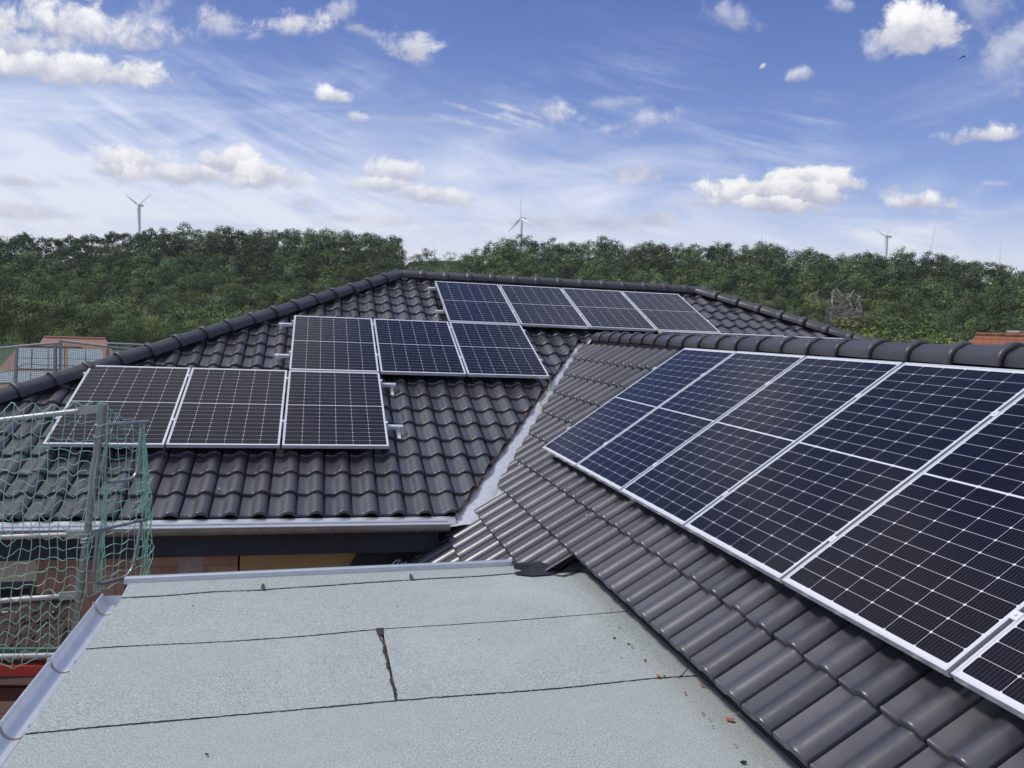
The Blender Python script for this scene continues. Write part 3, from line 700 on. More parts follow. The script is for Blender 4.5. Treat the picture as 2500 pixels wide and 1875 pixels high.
# crack-like overlap beside the flashing
cbp = [P(1330, 1399, ZF+.008), P(1350, 1403, ZF+.008), P(1375, 1406, ZF+.008), P(1400, 1400, ZF+.008), P(1420, 1386, ZF+.008)]
cb_(MB().tube(cbp, [.003, .004, .006, .005, .002], 6), 'tar_line', M_TAR, flat)
cbp = [P(1655, 1655, ZF+.004), P(1668, 1645, ZF+.004), P(1680, 1630, ZF+.004)]
cb_(MB().tube(cbp, .0018, 5), 'tar_line', M_TAR, flat)
bpy.context.view_layer.update()

# =================================================================== SOLAR PANELS
W_, L_, G_, GY = 1.038, 1.755, .022, .0333
fr = MB(); lip = .011
fr.box((0, 0, -.035), (lip, L_, 0)); fr.box((W_-lip, 0, -.035), (W_, L_, 0))
fr.box((lip, 0, -.035), (W_-lip, lip, -.0003)); fr.box((lip, L_-lip, -.035), (W_-lip, L_, -.0003))
ME_FR = fr.mesh('frame', M_ALU)
ME_GL = MB().add([(lip, lip, -.0022), (W_-lip, lip, -.0022), (W_-lip, L_-lip, -.0022), (lip, L_-lip, -.0022)], [(0, 1, 2, 3)]).mesh('glass', M_CELL)
ME_BK = MB().add([(lip, lip, -.008), (W_-lip, lip, -.008), (W_-lip, L_-lip, -.008), (lip, L_-lip, -.008)], [(3, 2, 1, 0)]).mesh('backsheet', simple('panel_backsheet', (.6, .6, .6), .6))
def panel(Mp, label, group):
    root = empty('solar_panel', M=Mp); tag(root, label, 'solar panel', group)
    for nm, me in (('frame', ME_FR), ('cell_glass', ME_GL), ('backsheet', ME_BK)):
        o = bpy.data.objects.new(nm, me); col.objects.link(o); o.parent = root
    return root
GA = 'solar panels on the main hip roof'; GB = 'solar panels on the wing roof'
LA = {(0, 0): 'bottom row solar panel on the main roof half hidden behind the green net',
      (0, 1): 'middle panel of the bottom row of three solar panels on the main roof',
      (0, 2): 'bottom row solar panel with two silver rail ends on its right side',
      (1, 2): 'middle row solar panel with two silver rail ends on its left side',
      (1, 3): 'solar panel in the centre of the middle row of three on the main roof',
      (1, 4): 'middle row solar panel on the main roof nearest the grey zinc valley',
      (2, 4): 'leftmost solar panel in the top row of four under the main ridge',
      (2, 5): 'second solar panel from the left in the top row of four under the main ridge',
      (2, 6): 'third solar panel from the left in the top row of four under the main ridge',
      (2, 7): 'top row solar panel at the right end beside bare tiles under the main ridge',
      (1, 7): 'solar panel showing only a strip below the right end of the top row',
      (1, 8): 'solar panel showing only its top edge behind the wing ridge, middle of three such',
      (1, 9): 'solar panel showing only its top edge behind the wing ridge, nearest the right hip'}
for (r, c), lb in LA.items():
    u = c*(W_+G_)+rng.normal(0, .0012); v = r*(L_+GY)+rng.normal(0, .0015)
    panel(MA @ Matrix.Translation((u, v, rng.normal(0, .0008))), lb, GA)
LBl = ['wing roof solar panel farthest away, its left edge beside the bare tiles near the valley', 'second farthest solar panel on the wing roof',
       'third farthest solar panel on the wing roof', 'large solar panel on the wing roof, fourth from the far end', 'large solar panel on the wing roof, second nearest the viewer',
       'nearest solar panel on the wing roof, cut off by the lower right corner']
for c in range(6):
    s = c*(W_+G_)+rng.normal(0, .0012)
    # local x runs towards the viewer (s), local y up the slope (t)
    panel(MBm @ Matrix.Translation((s, rng.normal(0, .0012), rng.normal(0, .0008))), LBl[c], GB)

# rails, hooks and clamps
def rail(Mf, a0, a1, v, label, group, hooks, mids, ends):
    """rail along local x from a0 to a1 at slope position v; top at h=-.036"""
    root = tag(empty('mounting_rail', M=Mf @ Matrix.Translation((a0, v, -.056))), label, 'rail', group)
    L = a1-a0; mb = MB()
    mb.box((0, -.019, -.019), (L, .019, -.004)); mb.box((0, -.019, .006), (L, -.008, .0195)); mb.box((0, .008, .006), (L, .019, .0195)); mb.box((0, -.012, -.004), (L, .012, .006))
    mb.build('profile', M_RAIL, root)
    for x in hooks:
        hb = MB(); x -= a0
        hb.box((x-.017, -.026, -.052), (x+.017, -.0195, .010))
        hb.prism([(x-.017, -.0265, -.050), (x-.017, -.032, -.050), (x-.017, -.125, -.088), (x-.017, -.125, -.081)], (.034, 0, 0))
        hb.box((x-.006, -.031, -.006), (x+.006, -.0262, .006))
        hb.build('roof_hook', M_STEEL, root)
    for x in mids:
        x -= a0
        cb2 = MB().box((x-.018, -.02, .0565), (x+.018, .02, .0605)); cb2.box((x-.005, -.02, .0195), (x+.005, .02, .0562)); cb2.tube([(x, 0, .0607), (x, 0, .068)], .006, 6)
        cb2.build('mid_clamp', M_RAIL, root)
    for x, sg in ends:
        x -= a0
        cb2 = MB().box((min(x-sg*.008, x+sg*.022), -.018, .0565), (max(x-sg*.008, x+sg*.022), .018, .0605)); cb2.box((min(x+sg*.003, x+sg*.020), -.018, .0195), (max(x+sg*.003, x+sg*.020), .018, .0562)); cb2.tube([(x+sg*.011, 0, .0607), (x+sg*.011, 0, .068)], .006, 6)
        cb2.build('end_clamp', M_RAIL, root)
PW = W_+G_
GR = 'mounting rails under the main roof panels'
rows_ = [(0, 0, 3, -.01, .185, 'bottom row', [3.30], 'right'), (1, 2, 5, -.195, .0, 'middle row', [1.955], 'left'), (2, 4, 8, -.135, .0, 'top row', [4.13], 'left'), (1, 7, 10, 0, 0, 'half hidden row', [], '')]
for (r, c0, c1, e0_, e1_, nm, hk, side) in rows_:
    for q_, dv in (('lower', .50), ('upper', 1.535)):
        v = r*(L_+GY)+dv; a0 = c0*PW+e0_; a1 = c1*PW-G_+e1_
        lb = f'{q_} silver rail of the {nm} of panels' + (f', end showing at the {side}' if side else ' behind the ridge')
        rail(MA, a0, a1, v, lb, GR, hk, [c*PW-G_/2 for c in range(c0+1, c1)], [(c0*PW, -1), (c1*PW-G_, 1)])
for q_, tt in (('lower', .32), ('upper', 1.375)):
    rail(MBm, -.03, 6*PW, tt, f'{q_} silver rail under the panels of the wing roof', 'mounting rails under the wing roof panels', [], [c*PW-G_/2 for c in range(1, 6)], [(0.0, -1)])
# cables by the valley
cp = [hit(x, y, (0, -sa, ca), A(0, 0, -.09)) for x, y in ((1345, 925), (1340, 945), (1342, 958), (1336, 972), (1322, 985), (1314, 995), (1318, 1000), (1330, 1001), (1342, 1001))]
tag(MB().tube(cp, .0038, 6).build('cable', M_CABLE, None, 60), 'loose green and yellow cable curling onto the zinc valley', 'cable')
cp = [hit(x, y, (0, -sa, ca), A(0, 0, -.10)) for x, y in ((1338, 948), (1330, 970), (1318, 982), (1322, 990), (1332, 1001))]
tag(MB().tube(cp, .0042, 6).build('cable', M_CABLEK, None, 60), 'short black cable lying beside the yellow one at the valley', 'cable')

# =================================================================== crumbs on the bitumen and the tiles
chips = [(1512, 1531, .012), (1543, 1579, .013), (1575, 1611, .016), (1607, 1650, .022), (1622, 1649, .012), (1713, 1673, .015), (1672, 1691, .014), (1716, 1741, .012), (1781, 1756, .026), (1731, 1755, .010), (1740, 1772, .009), (1795, 1818, .010), (1372, 1375, .012), (1301, 1375, .012)]
for i, (x, y, s) in enumerate(chips):
    q = hz(x, y, ZF+.010 if i < 12 else ZF+.05); th = rng.random()*3
    bm = bmesh.new(); bmesh.ops.create_cube(bm, size=1)
    for v in bm.verts: v.co = Vector((v.co.x*s*(.9+rng.random()*.5), v.co.y*s*(.5+rng.random()*.3), v.co.z*s*(.3+rng.random()*.2)))
    bmesh.ops.bevel(bm, geom=bm.edges[:], offset=s*.08, segments=1, affect='EDGES')
    me = bpy.data.meshes.new('brick_chip'); bm.to_mesh(me); bm.free(); me.materials.append(M_CHIP)
    o = link('brick_chip', me); o.location = q; o.rotation_euler = (0, 0, th)
    tag(o, 'small orange brick chip lying on the grey flat roof near the tile edge', 'brick chip', 'brick chips scattered by the tile edge')
for i, (x, y, s) in enumerate([(1491, 1487, .005), (1500, 1557, .010), (1535, 1572, .009), (1517, 1605, .005), (1773, 1703, .014), (1815, 1860, .014), (970, 1480, .006), (975, 1404, .006), (1170, 1562, .005), (505, 1841, .008), (470, 1478, .006)]):
    q = hz(x, y, ZF+.008)
    bm = bmesh.new(); bmesh.ops.create_icosphere(bm, subdivisions=1, radius=s)
    for v in bm.verts: v.co = Vector((v.co.x*(.8+rng.random()*.6), v.co.y*(.5+rng.random()*.4), v.co.z*.45))
    me = bpy.data.meshes.new('bitumen_crumb'); bm.to_mesh(me); bm.free(); me.materials.append(M_CHIPD)
    o = link('bitumen_crumb', me); o.location = q
    tag(o, 'tiny black crumb lying on the grey flat roof', 'crumb', 'black crumbs on the flat roof')
for (x, y, fn, lb) in ((535, 1193, 'A', 'tiny white pebble on a tile below the bottom row of panels'), (1434, 1259, 'B', 'tiny white mortar drop on the wing tiles below the far panels')):
    q = hit(x, y, (0, -sa, ca) if fn == 'A' else (-sb, 0, cb), A(0, 0, -.112) if fn == 'A' else B(0, 0, -.112))
    bm = bmesh.new(); bmesh.ops.create_icosphere(bm, subdivisions=2, radius=.010)
    for v in bm.verts: v.co.z *= .7; v.co.x *= 1.2+.3*math.sin(v.co.y*400)
    me = bpy.data.meshes.new('pebble'); bm.to_mesh(me); bm.free(); me.materials.append(M_RENDER)
    o = link('pebble', me); o.location = q; tag(o, lb, 'pebble')

# =================================================================== SCAFFOLD (front left)
YS = -1.95
sc1 = tag(empty('scaffold', (.8, YS, -3.4)), 'galvanised tube scaffold at the left edge, draped in a pale green net', 'scaffold')
bpy.context.view_layer.update()
ptop = hy(251, 985, YS); pbot = hy(185, 1530, YS); dp = (pbot-ptop); plow = ptop+dp*1.9
cb_(MB().tube([ptop, plow], .0265, 14), 'post', M_GALV, sc1, 40)
cb_(MB().tube([ptop+(0, 0, .0), ptop+dp*.012], .0285, 14), 'post_cap', M_GALV, sc1, 40)
pn = lambda k: ptop+dp*k
def railtube(a, b, name='guard_rail', r=.019, mat=M_GALVL):
    a = np.array(a); b = np.array(b); d = (b-a)/np.linalg.norm(b-a); 
    mb = MB().tube([a, b-d*.13], r, 10); 
    # flattened end with bolt
    e = b-d*.14; mb.box((-.0, -.007, -.028), (.15, .007, .028), Matrix.Translation(Vector(tuple(e))) @ Vector(tuple(d)).to_track_quat('X', 'Z').to_matrix().to_4x4())
    mb.tube([b-d*.06+np.array([0, -.016, 0]), b-d*.06+np.array([0, .01, 0])], .008, 6)
    return cb_(mb, name, mat, sc1, 40)
ext = lambda a, b, k: a+(a-b)*k
a, b = hy(0, 1026, YS), hy(240, 998, YS); railtube(ext(a, b, 1.6), b)
a, b = hy(0, 1312, YS), hy(212, 1304, YS); railtube(ext(a, b, 1.6), b)
a, b = hy(0, 1467, YS), hy(196, 1452, YS); railtube(ext(a, b, 1.6), b)
a, b = hy(0, 1603, YS), hy(150, 1600, YS); cb_(MB().tube([ext(a, b, 1.6), b+(b-a)*.1], .021, 10), 'ledger', M_GALVL, sc1, 40)
# end guard frame: turned away from the viewer
nE = np.array([.90, -.44, 0.]); pE = pn(.05)
he = lambda x, y: hit(x, y, nE, pE)
def rounded(pts, r=.05, n=5):
    out = [pts[0]]
    for i in range(1, len(pts)-1):
        p0, p1, p2 = map(np.array, (pts[i-1], pts[i], pts[i+1])); d0 = (p0-p1)/np.linalg.norm(p0-p1); d2 = (p2-p1)/np.linalg.norm(p2-p1)
        q0 = p1+d0*r; q2 = p1+d2*r
        for k in range(n+1):
            t = k/n; out.append((1-t)**2*q0+2*t*(1-t)*p1+t*t*q2)
    out.append(pts[-1]); return out
cb_(MB().tube([he(258, 1037), he(362, 1029)], .013, 8), 'end_bar', M_GALV, sc1, 40)
cb_(MB().tube(rounded([he(262, 1042), he(254, 1180), he(333, 1168), he(344, 1075), he(346, 1045)], .09), .0125, 8), 'end_loop', M_GALV, sc1, 40)
cb_(MB().tube([he(240, 1295), he(358, 1267)], .0125, 8), 'end_bar', M_GALV, sc1, 40)
cb_(MB().tube(rounded([he(238, 1300), he(226, 1430), he(320, 1405), he(341, 1300), he(345, 1275)], .10), .0125, 8), 'end_loop', M_GALV, sc1, 40)
for k in (.095, .145, .60, .615):
    q = pn(k); cb_(MB().tube([q+np.array([.034*math.cos(t), .034*math.sin(t), .006*math.sin(3*t+k*30)]) for t in np.linspace(0, 6.283, 15)[:-1]], .006, 6, closed=True), 'coupler', M_GALVL, sc1, 40)
# toe board, red beam and deck
def bar(y0, y1, x1, dpt, name, mat, thick=.03, yo=YS):
    a0 = hy(0, y0, yo); a1 = hy(x1, y0, yo); b1 = hy(x1, y1, yo); b0 = hy(0, y1, yo)
    a0 = a0+(a0-a1)*1.2; b0 = b0+(b0-b1)*1.2
    cb_(MB().prism([b0, b1, a1, a0], (0, dpt, 0)), name, mat, sc1)
bar(1617, 1642, 130, .05, 'red_beam', M_REDD, yo=YS-.02)
bar(1628, 1650, 128, .05, 'red_beam', M_RED, yo=YS-.06)
bar(1680, 1712, 110, .05, 'lower_beam', M_REDD)
bar(1604, 1612, 140, .6, 'deck', M_TIMBER, yo=YS+.04)
bar(1584, 1602, 140, .03, 'toe_board', M_GRN, yo=YS+.05)
# rubble heap behind the net
hp = MB(); q0 = hy(-260, 1500, YS+.62); q1 = hy(172, 1494, YS+.62); zb = hy(100, 1603, YS+.06)[2]
nx, nz_ = 60, 14; rows = []
for k in range(nz_+1):
    f = k/nz_; row = []
    for i in range(nx+1):
        g_ = i/nx; x = lerp(q0[0], q1[0]+.05*f, g_); z = lerp(q0[2]+.01*math.sin(g_*19)+rng.normal(0, .008), zb, f)
        row.append((x, YS+.62-.50*f+rng.normal(0, .014)+.012*math.sin(f*22), z))
    rows.append(row)
rows.insert(0, [(p[0], p[1]+.35, p[2]+.01) for p in rows[0]])
tag(hp.sheet(rows[::-1]).build('rubble_heap', M_HEAP), 'dark brown crumbly heap behind the green net under the window', 'rubble heap')
for gx in (20, 34, 76, 122):
    q = hy(gx, 1496, YS+.60); mb = MB()
    for k in range(3):
        c_ = q+np.array([rng.normal(0, .02), 0, .004]); mb.box(c_-np.array([.018, .01, .004]), c_+np.array([.018, .01, .005]))
    tag(mb.build('plaster_scrap', M_RENDER), 'white plaster scrap on top of the dark brown heap', 'plaster scrap', 'plaster scraps on the heap')

# nets
def net_mesh(Pf, nu, nv, r, skew=None, sub=2, miss=0.0):
    """Pf(i,j) -> point; cords run along both index directions"""
    mb = MB()
    for i in range(nu+1):
        pts = [Pf(i, j/sub) for j in range(nv*sub+1)]; mb.tube(pts, r, 4, cap=False)
    for j in range(nv+1):
        pts = [Pf(i/sub, j) for i in range(nu*sub+1)]; mb.tube(pts, r, 4, cap=False)
    return mb
def edge_pt(k):                                # left-going coordinate on the net plane, metres from the post
    return k
HN = abs(dp[2])*1.08
ph = rng.random((40, 40))*6.28; am = rng.random((40, 40))
def front_net(i, j):
    # i cords counted from the post to the left, j down from the top rail
    s = i*.062; z = j*.086
    k = min(1, s/.5)
    top = pn(0.0)+np.array([-s, 0, -.075*s])
    pull = .17*math.exp(-s/.25)                # bunched up at the post
    drop = z*(1-.10*math.exp(-s/.35))
    sway = .020*math.sin(j*.9+i*.55)*min(1, j/3)
    slant = -dp[0]/dp[2]
    x = top[0]+pull*.25-.20*z*k*0+sway*.6 + (dp[0]/abs(dp[2]))*z*1.0
    # every mesh hangs in a shallow zig-zag
    zz = top[2]-drop-.020*math.sin(i*math.pi+.6)*((i % 2) > .25)*((i % 2) < 1.75)-.16*math.exp(-s/.3)*min(1, j/2.)*(1-.5*min(1, j/10))
    zz += .013*math.sin(i*2.9+j*.6)+.012*math.sin(i*.9+.8*j)
    y = YS-.035+.03*math.sin(i*.7+.3*j)*min(1, j/4)+.012*math.sin(i*2.1)
    zz = max(zz, top[2]-1.83+.02*math.sin(i*2))
    return (x, y, zz)
fn = net_mesh(front_net, 22, 22, .0031, sub=3)
tag(fn.build('safety_net', M_CORD), 'pale green knotted safety net sagging between the scaffold rails left of the post', 'net')
def end_net(i, j):
    f = i/7.0; xx = lerp(246, 352, f)-(38 if True else 0)*0; z = j/16.0
    top = he(lerp(250, 352, f), lerp(992, 1036, f**.8))
    bot = he(lerp(212, 348, f), lerp(1452, 1405, f))
    p = top+(bot-top)*z
    return tuple(p+np.array([.012*math.sin(i*1.3+j*.8), .02*math.sin(j*.7+i), .010*math.sin(i*2.8+j)+.006*math.sin(j*3)]))
en = net_mesh(end_net, 7, 16, .0030, sub=3)
# gathered folds hanging at the far side and beside the post
for k in range(11):
    x0 = 352+rng.normal(5, 6); 
    en.tube([he(lerp(350, x0+rng.normal(0, 4), min(1, t*2)), lerp(1030, 1412, t)) for t in np.linspace(0, 1, 16)], .0032, 4, cap=False)
for k in range(9):
    x0 = rng.normal(0, 7)
    en.tube([he(lerp(262+x0*.3, 236+x0, t)+rng.normal(0, 1.2), lerp(1180, 1445, t)) for t in np.linspace(0, 1, 14)], .003, 4, cap=False)
for k in range(14):
    y0 = 1150+k*18; en.tube([he(352+rng.normal(0, 3), y0), he(360, y0+rng.normal(6, 4)), he(366+rng.normal(0, 4), y0+rng.normal(0, 5))], .0028, 4, cap=False)
tag(en.build('safety_net', M_CORD), 'pale green net over the scaffold end frame, gathered in dense hanging folds', 'net')

# =================================================================== SCAFFOLD behind the house
YB = 12.4
sc2 = tag(empty('scaffold', (-4, YB, -4)), 'distant tube scaffold with fine green netting behind the left hip', 'scaffold'); bpy.context.view_layer.update()
def bt(pts, r, nm, mat=M_GALV, yo=YB): cb_(MB().tube([hy(x, y, yo) for x, y in pts], r, 8), nm, mat, sc2, 40)
bt([(-120, 862), (0, 850), (60, 844), (143, 837)], .028, 'guard_rail')
bt([(150, 832), (240, 843), (335, 855)], .026, 'guard_rail')
bt([(262, 838), (370, 843)], .022, 'guard_rail')
bt([(42, 846), (36, 980)], .034, 'post'); bt([(136, 838), (133, 950)], .036, 'post'); bt([(148, 829), (146, 945)], .030, 'post'); bt([(264, 838), (261, 900)], .034, 'post')
bt([(-60, 918), (30, 905), (60, 888), (134, 892), (200, 893)], .012, 'guard_rail')
def back_net(i, j):
    x = -70+i*4.55; ytop = np.interp(x, [-120, 0, 143, 150, 335, 400], [862, 850, 837, 834, 856, 862])
    p = hy(x, ytop+2+j*5.2+1.0*math.sin(i*.9+j), YB+.05); return tuple(p)
bn_ = MB()
for i in range(0, 97):
    bn_.tube([back_net(i, j) for j in (0, 4, 8, 12, 16, 20, 24)], .0040, 3, cap=False)
for j in range(0, 25):
    bn_.tube([back_net(i, j) for i in range(0, 97, 4)], .0040, 3, cap=False)
tag(bn_.build('safety_net', M_CORDB), 'fine dark green net on the distant scaffold in front of the terracotta roof', 'net')

# =================================================================== TERRAIN
SKY = [(-900, 600), (-300, 575), (0, 562), (60, 566), (120, 578), (200, 566), (300, 562), (350, 553), (450, 550), (600, 553), (800, 553), (930, 560), (975, 575), (992, 600), (998, 636), (1020, 634), (1060, 633), (1110, 633), (1128, 634), (1150, 606), (1200, 590), (1240, 578), (1300, 574), (1350, 584), (1420, 586), (1480, 576), (1540, 588), (1650, 590), (1700, 583), (1760, 592), (1860, 588), (1930, 598), (2000, 602), (2100, 612), (2200, 607), (2300, 612), (2360, 628), (2430, 632), (2500, 642), (2800, 650), (3400, 660)]
DC = 460.0; R0 = 300.0
def azof(x, y=600):
    d = ray(x, y); return math.atan2(d[0], d[1])
SA = np.array([azof(x, y) for x, y in SKY])
def elz(x, y, Dd): return float(dist_pt(x, y, Dd)[2])
TREEH = 11.5
_r = np.random.default_rng(3); SKY = [(float(x), float(np.interp(x, [p[0] for p in SKY], [p[1] for p in SKY]))+(0 if 985 < x < 1145 else float(_r.normal(0, 4.5)))) for x in sorted(set([p[0] for p in SKY]+list(range(-880, 3400, 47))))]
SA = np.array([azof(x, y) for x, y in SKY])
ST = np.array([elz(x, y, DC) for x, y in SKY])                    # tree top heights at the crest
SG = np.array([z-TREEH if not 996 <= x <= 1130 else z-.8 for (x, y), z in zip(SKY, ST)])
def ground(x, y):
    r = np.hypot(x-CAM[0], y-CAM[1]); a = np.arctan2(x-CAM[0], y-CAM[1])
    hs = np.interp(a, SA, SG)
    k = np.clip((r-R0)/(DC-R0), 0, 1)
    z = -7.5+(hs+7.5)*(k**.95)
    near = np.clip((r-25)/100, 0, 1)
    z = np.where(r < R0, -3.4-4.1*near, z)
    beyond = np.clip((r-DC)/200, 0, 3)
    z = z-np.where(r > DC, beyond*14, 0)
    z = z+1.6*np.sin(x*.021+1)*np.sin(y*.017)*np.clip((r-R0)/60, 0, 1)*np.clip((DC-r)/60, 0, 1)*1.5
    return z
ths = np.radians(np.arange(0, 360, 1.0)); 
fine = np.arange(azof(-700), azof(3200), .006); ths = np.unique(np.concatenate([ths-math.pi, fine]))
rsn = np.array([0, 8, 20, 40, 70, 110, 150, 200, 250, 290, 300, 315, 330, 350, 370, 390, 410, 430, 445, 455, 460, 470, 500, 540, 600, 700, 900, 1500, 4000])
RR, TT = np.meshgrid(rsn, ths, indexing='ij'); GX = CAM[0]+RR*np.sin(TT); GYy = CAM[1]+RR*np.cos(TT); GZ = ground(GX, GYy)
nT = len(ths); V_ = np.stack([GX.ravel(), GYy.ravel(), GZ.ravel()], 1)
fs = [(i*nT+k, i*nT+(k+1) % nT, (i+1)*nT+(k+1) % nT, (i+1)*nT+k) for i in range(len(rsn)-1) for k in range(nT)]
me = bpy.data.meshes.new('terrain'); me.from_pydata(V_.tolist(), [], fs)
me.polygons.foreach_set('use_smooth', [True]*len(me.polygons))
m, t, b = principled('meadow_and_forest_floor'); g = t.new('ShaderNodeTexCoord').outputs['Object']
c = t.mix(t.ss(t.noise(g, .03, 6), .4, .65), (.055, .085, .026, 1), (.10, .12, .045, 1)); c = t.mix(t.m('MULTIPLY', t.ss(t.noise(g, .6, 6), .5, .7), .4), c, (.04, .06, .02, 1))
t.l.new(c, b.inputs['Base Color']); b.inputs['Roughness'].default_value = .95
me.materials.append(m); tag(link('hillside_terrain', me), kind='structure')
# building site ground just round the house
me = MB().add([(-30, -30, -3.36), (40, -30, -3.36), (40, 20, -3.36), (-30, 20, -3.36)], [(0, 1, 2, 3)]).mesh('ground', simple('site_soil', (.13, .10, .075), .95, 0, 1.5, .4)); tag(link('ground', me), kind='structure')

# =================================================================== TREES
def leaf_mat(name, c1, c2, c3):
    m, t, b = principled(name)
    at = t.new('ShaderNodeAttribute', attribute_name='tint').outputs['Fac']
    oc = t.new('ShaderNodeObjectInfo').outputs['Color']
    c = t.mix(t.ss(at, 0, .55), c1, c2); c = t.mix(t.ss(at, .6, 1.0), c, c3)
    ac = t.new('ShaderNodeAttribute', attribute_name='hue').outputs['Color']
    c = t.mix(1.0, c, oc, 'MULTIPLY'); c = t.mix(1.0, c, ac, 'MULTIPLY')
    t.l.new(c, b.inputs['Base Color']); b.inputs['Roughness'].default_value = .75; b.inputs['Specular IOR Level'].default_value = .2
    return m
M_LEAF = leaf_mat('leaves', (.055, .084, .030, 1), (.105, .148, .050, 1), (.185, .225, .082, 1))
M_BARK = simple('bark', (.10, .085, .07), .9, 0, 3, .3)
M_DEAD = simple('dead_twigs', (.40, .35, .31), .9, 0, 1, .3)

def make_crown(kind, nq, seed):
    """leaf quads in clumps; returns verts (n*4,3), tint (n). unit tree: height 1, made wide by kind"""
    r = np.random.default_rng(seed)
    if kind == 'round': nc, cz, rx, rz, cr = 30, .60, .36, .36, .145
    elif kind == 'tall': nc, cz, rx, rz, cr = 28, .58, .26, .40, .115
    elif kind == 'pine': nc, cz, rx, rz, cr = 18, .76, .30, .20, .105
    elif kind == 'bush': nc, cz, rx, rz, cr = 30, .46, .50, .44, .18
    else: nc, cz, rx, rz, cr = 34, .5, .2, .46, .08
    ctr = []
    while len(ctr) < nc:
        p = r.normal(0, 1, 3); p /= np.linalg.norm(p); q = p*r.uniform(.55, 1.0)**.5
        if q[2] < -.55 and kind != 'bush': continue
        s = 1.0
        if kind == 'spire': zz = r.uniform(0, 1); a = r.uniform(0, 6.28); q = np.array([math.cos(a)*(1-zz)*.95, math.sin(a)*(1-zz)*.95, zz*2-1])
        ctr.append((q[0]*rx*r.uniform(.85, 1.1), q[1]*rx*r.uniform(.85, 1.1), cz+q[2]*rz))
    ctr = np.array(ctr); ct = r.uniform(0, 1, nc)
    idx = r.integers(0, nc, nq)
    d = r.normal(0, 1, (nq, 3)); d /= np.linalg.norm(d, axis=1)[:, None]
    rad = cr*r.uniform(.55, 1.12, nq)*r.uniform(.8, 1.2, nc)[idx]
    pos = ctr[idx]+d*rad[:, None]*np.array([1, 1, .8])
    # leaves face outwards with scatter
    dt_ = pos-np.array([0, 0, cz-.08]); dt_ /= np.linalg.norm(dt_, axis=1)[:, None]
    nrm = .75*dt_+.45*d+r.normal(0, .24, (nq, 3)); nrm /= np.linalg.norm(nrm, axis=1)[:, None]
    a = np.cross(nrm, r.normal(0, 1, (nq, 3))); a /= np.linalg.norm(a, axis=1)[:, None]; b_ = np.cross(nrm, a)
    sz = (.36/math.sqrt(nq))*r.uniform(.7, 1.5, nq)*(1.15 if kind != 'spire' else .9)
    sa_ = sz[:, None]; q = np.stack([pos-a*sa_-b_*sa_*.6, pos+a*sa_*.8-b_*sa_, pos+a*sa_*1.1+b_*sa_*.7, pos-a*sa_*.6+b_*sa_], 1)
    tint = np.clip(.45*ct[idx]+.25+.25*r.uniform(0, 1, nq), 0, 1)
    return q.reshape(-1, 3), tint
def quads_mesh(name, V, tint, hue, mat):
    nq = len(V)//4; me = bpy.data.meshes.new(name)
    me.vertices.add(len(V)); me.vertices.foreach_set('co', np.ascontiguousarray(V, dtype=np.float32).ravel())
    me.loops.add(len(V)); me.loops.foreach_set('vertex_index', np.arange(len(V), dtype=np.int32))
    me.polygons.add(nq); me.polygons.foreach_set('loop_start', np.arange(0, len(V), 4, dtype=np.int32))
    me.update(calc_edges=True)
    at = me.attributes.new('tint', 'FLOAT', 'FACE'); at.data.foreach_set('value', tint.astype(np.float32))
    if hue is None: hue = np.ones((nq, 3))
    hc = me.attributes.new('hue', 'FLOAT_COLOR', 'FACE'); hc.data.foreach_set('color', np.concatenate([hue, np.ones((nq, 1))], 1).astype(np.float32).ravel())
    me.materials.append(mat); return me
def trunk_mesh(kind, seed, dead=False):
    r = np.random.default_rng(seed); mb = MB()
    top = .62 if kind != 'spire' else .97
    pts = [(r.normal(0, .006)*k, r.normal(0, .006)*k, top*k/6) for k in range(7)]
    mb.tube(pts, [.020*(1-k/7.5)+.003 for k in range(7)], 6)
    nb = 8 if kind != 'spire' else 80
    for i in range(nb):
        z0 = r.uniform(.3, .6) if kind != 'spire' else r.uniform(.12, .93); a = r.uniform(0, 6.28)
        L = r.uniform(.14, .28) if kind != 'spire' else .20*(1-z0)+.02
        rise = .7 if kind != 'spire' else -.15
        mb.tube([(0, 0, z0), (math.cos(a)*L*.5, math.sin(a)*L*.5, z0+L*rise*.4), (math.cos(a)*L, math.sin(a)*L, z0+L*rise)], [.008, .005, .002] if kind != 'spire' else [.006, .0045, .0025], 4)
        if kind == 'spire':
            for q in range(5):
                f = r.uniform(.3, 1); x0, y0, zz = math.cos(a)*L*f, math.sin(a)*L*f, z0+L*rise*f
                mb.tube([(x0, y0, zz), (x0+r.normal(0, .02), y0+r.normal(0, .02), zz-r.uniform(.01, .05))], [.0035, .002], 3, cap=False)
    return mb.mesh('trunk', M_DEAD if dead else M_BARK)
KINDS = ['round', 'tall', 'pine', 'bush']
PROTO = {}
for ki, kd in enumerate(KINDS):
    for vv in range(3):
        V, tn = make_crown(kd, 1000, 10*ki+vv); PROTO[(kd, vv)] = (quads_mesh('crown', V, tn, None, M_LEAF), trunk_mesh(kd, 3*ki+vv), make_crown(kd, 560, 50+10*ki+vv))
OUT = [(-400, 1010), (0, 965), (300, 885), (700, 765), (960, 665), (1000, 655), (1660, 692), (1720, 700), (2085, 812), (2500, 822), (3500, 822)]
def roofline(x): return np.interp(x, [p[0] for p in OUT], [p[1] for p in OUT])
def jittered():
    pts = []
    a0, a1 = azof(-420), azof(2920); r = R0-66
    while r < DC+7:
        sp = 7.6
        if r > DC-12: sp = 6.8
        na = int((a1-a0)*r/sp)
        for k in range(na):
            a = a0+(a1-a0)*(k+rng.uniform(-.45, .45))/na; rr = r+rng.uniform(-.45, .45)*sp
            pts.append((a, rr))
        r += sp*.86
    return pts
trees = []
gapL, gapR = azof(990), azof(1134)
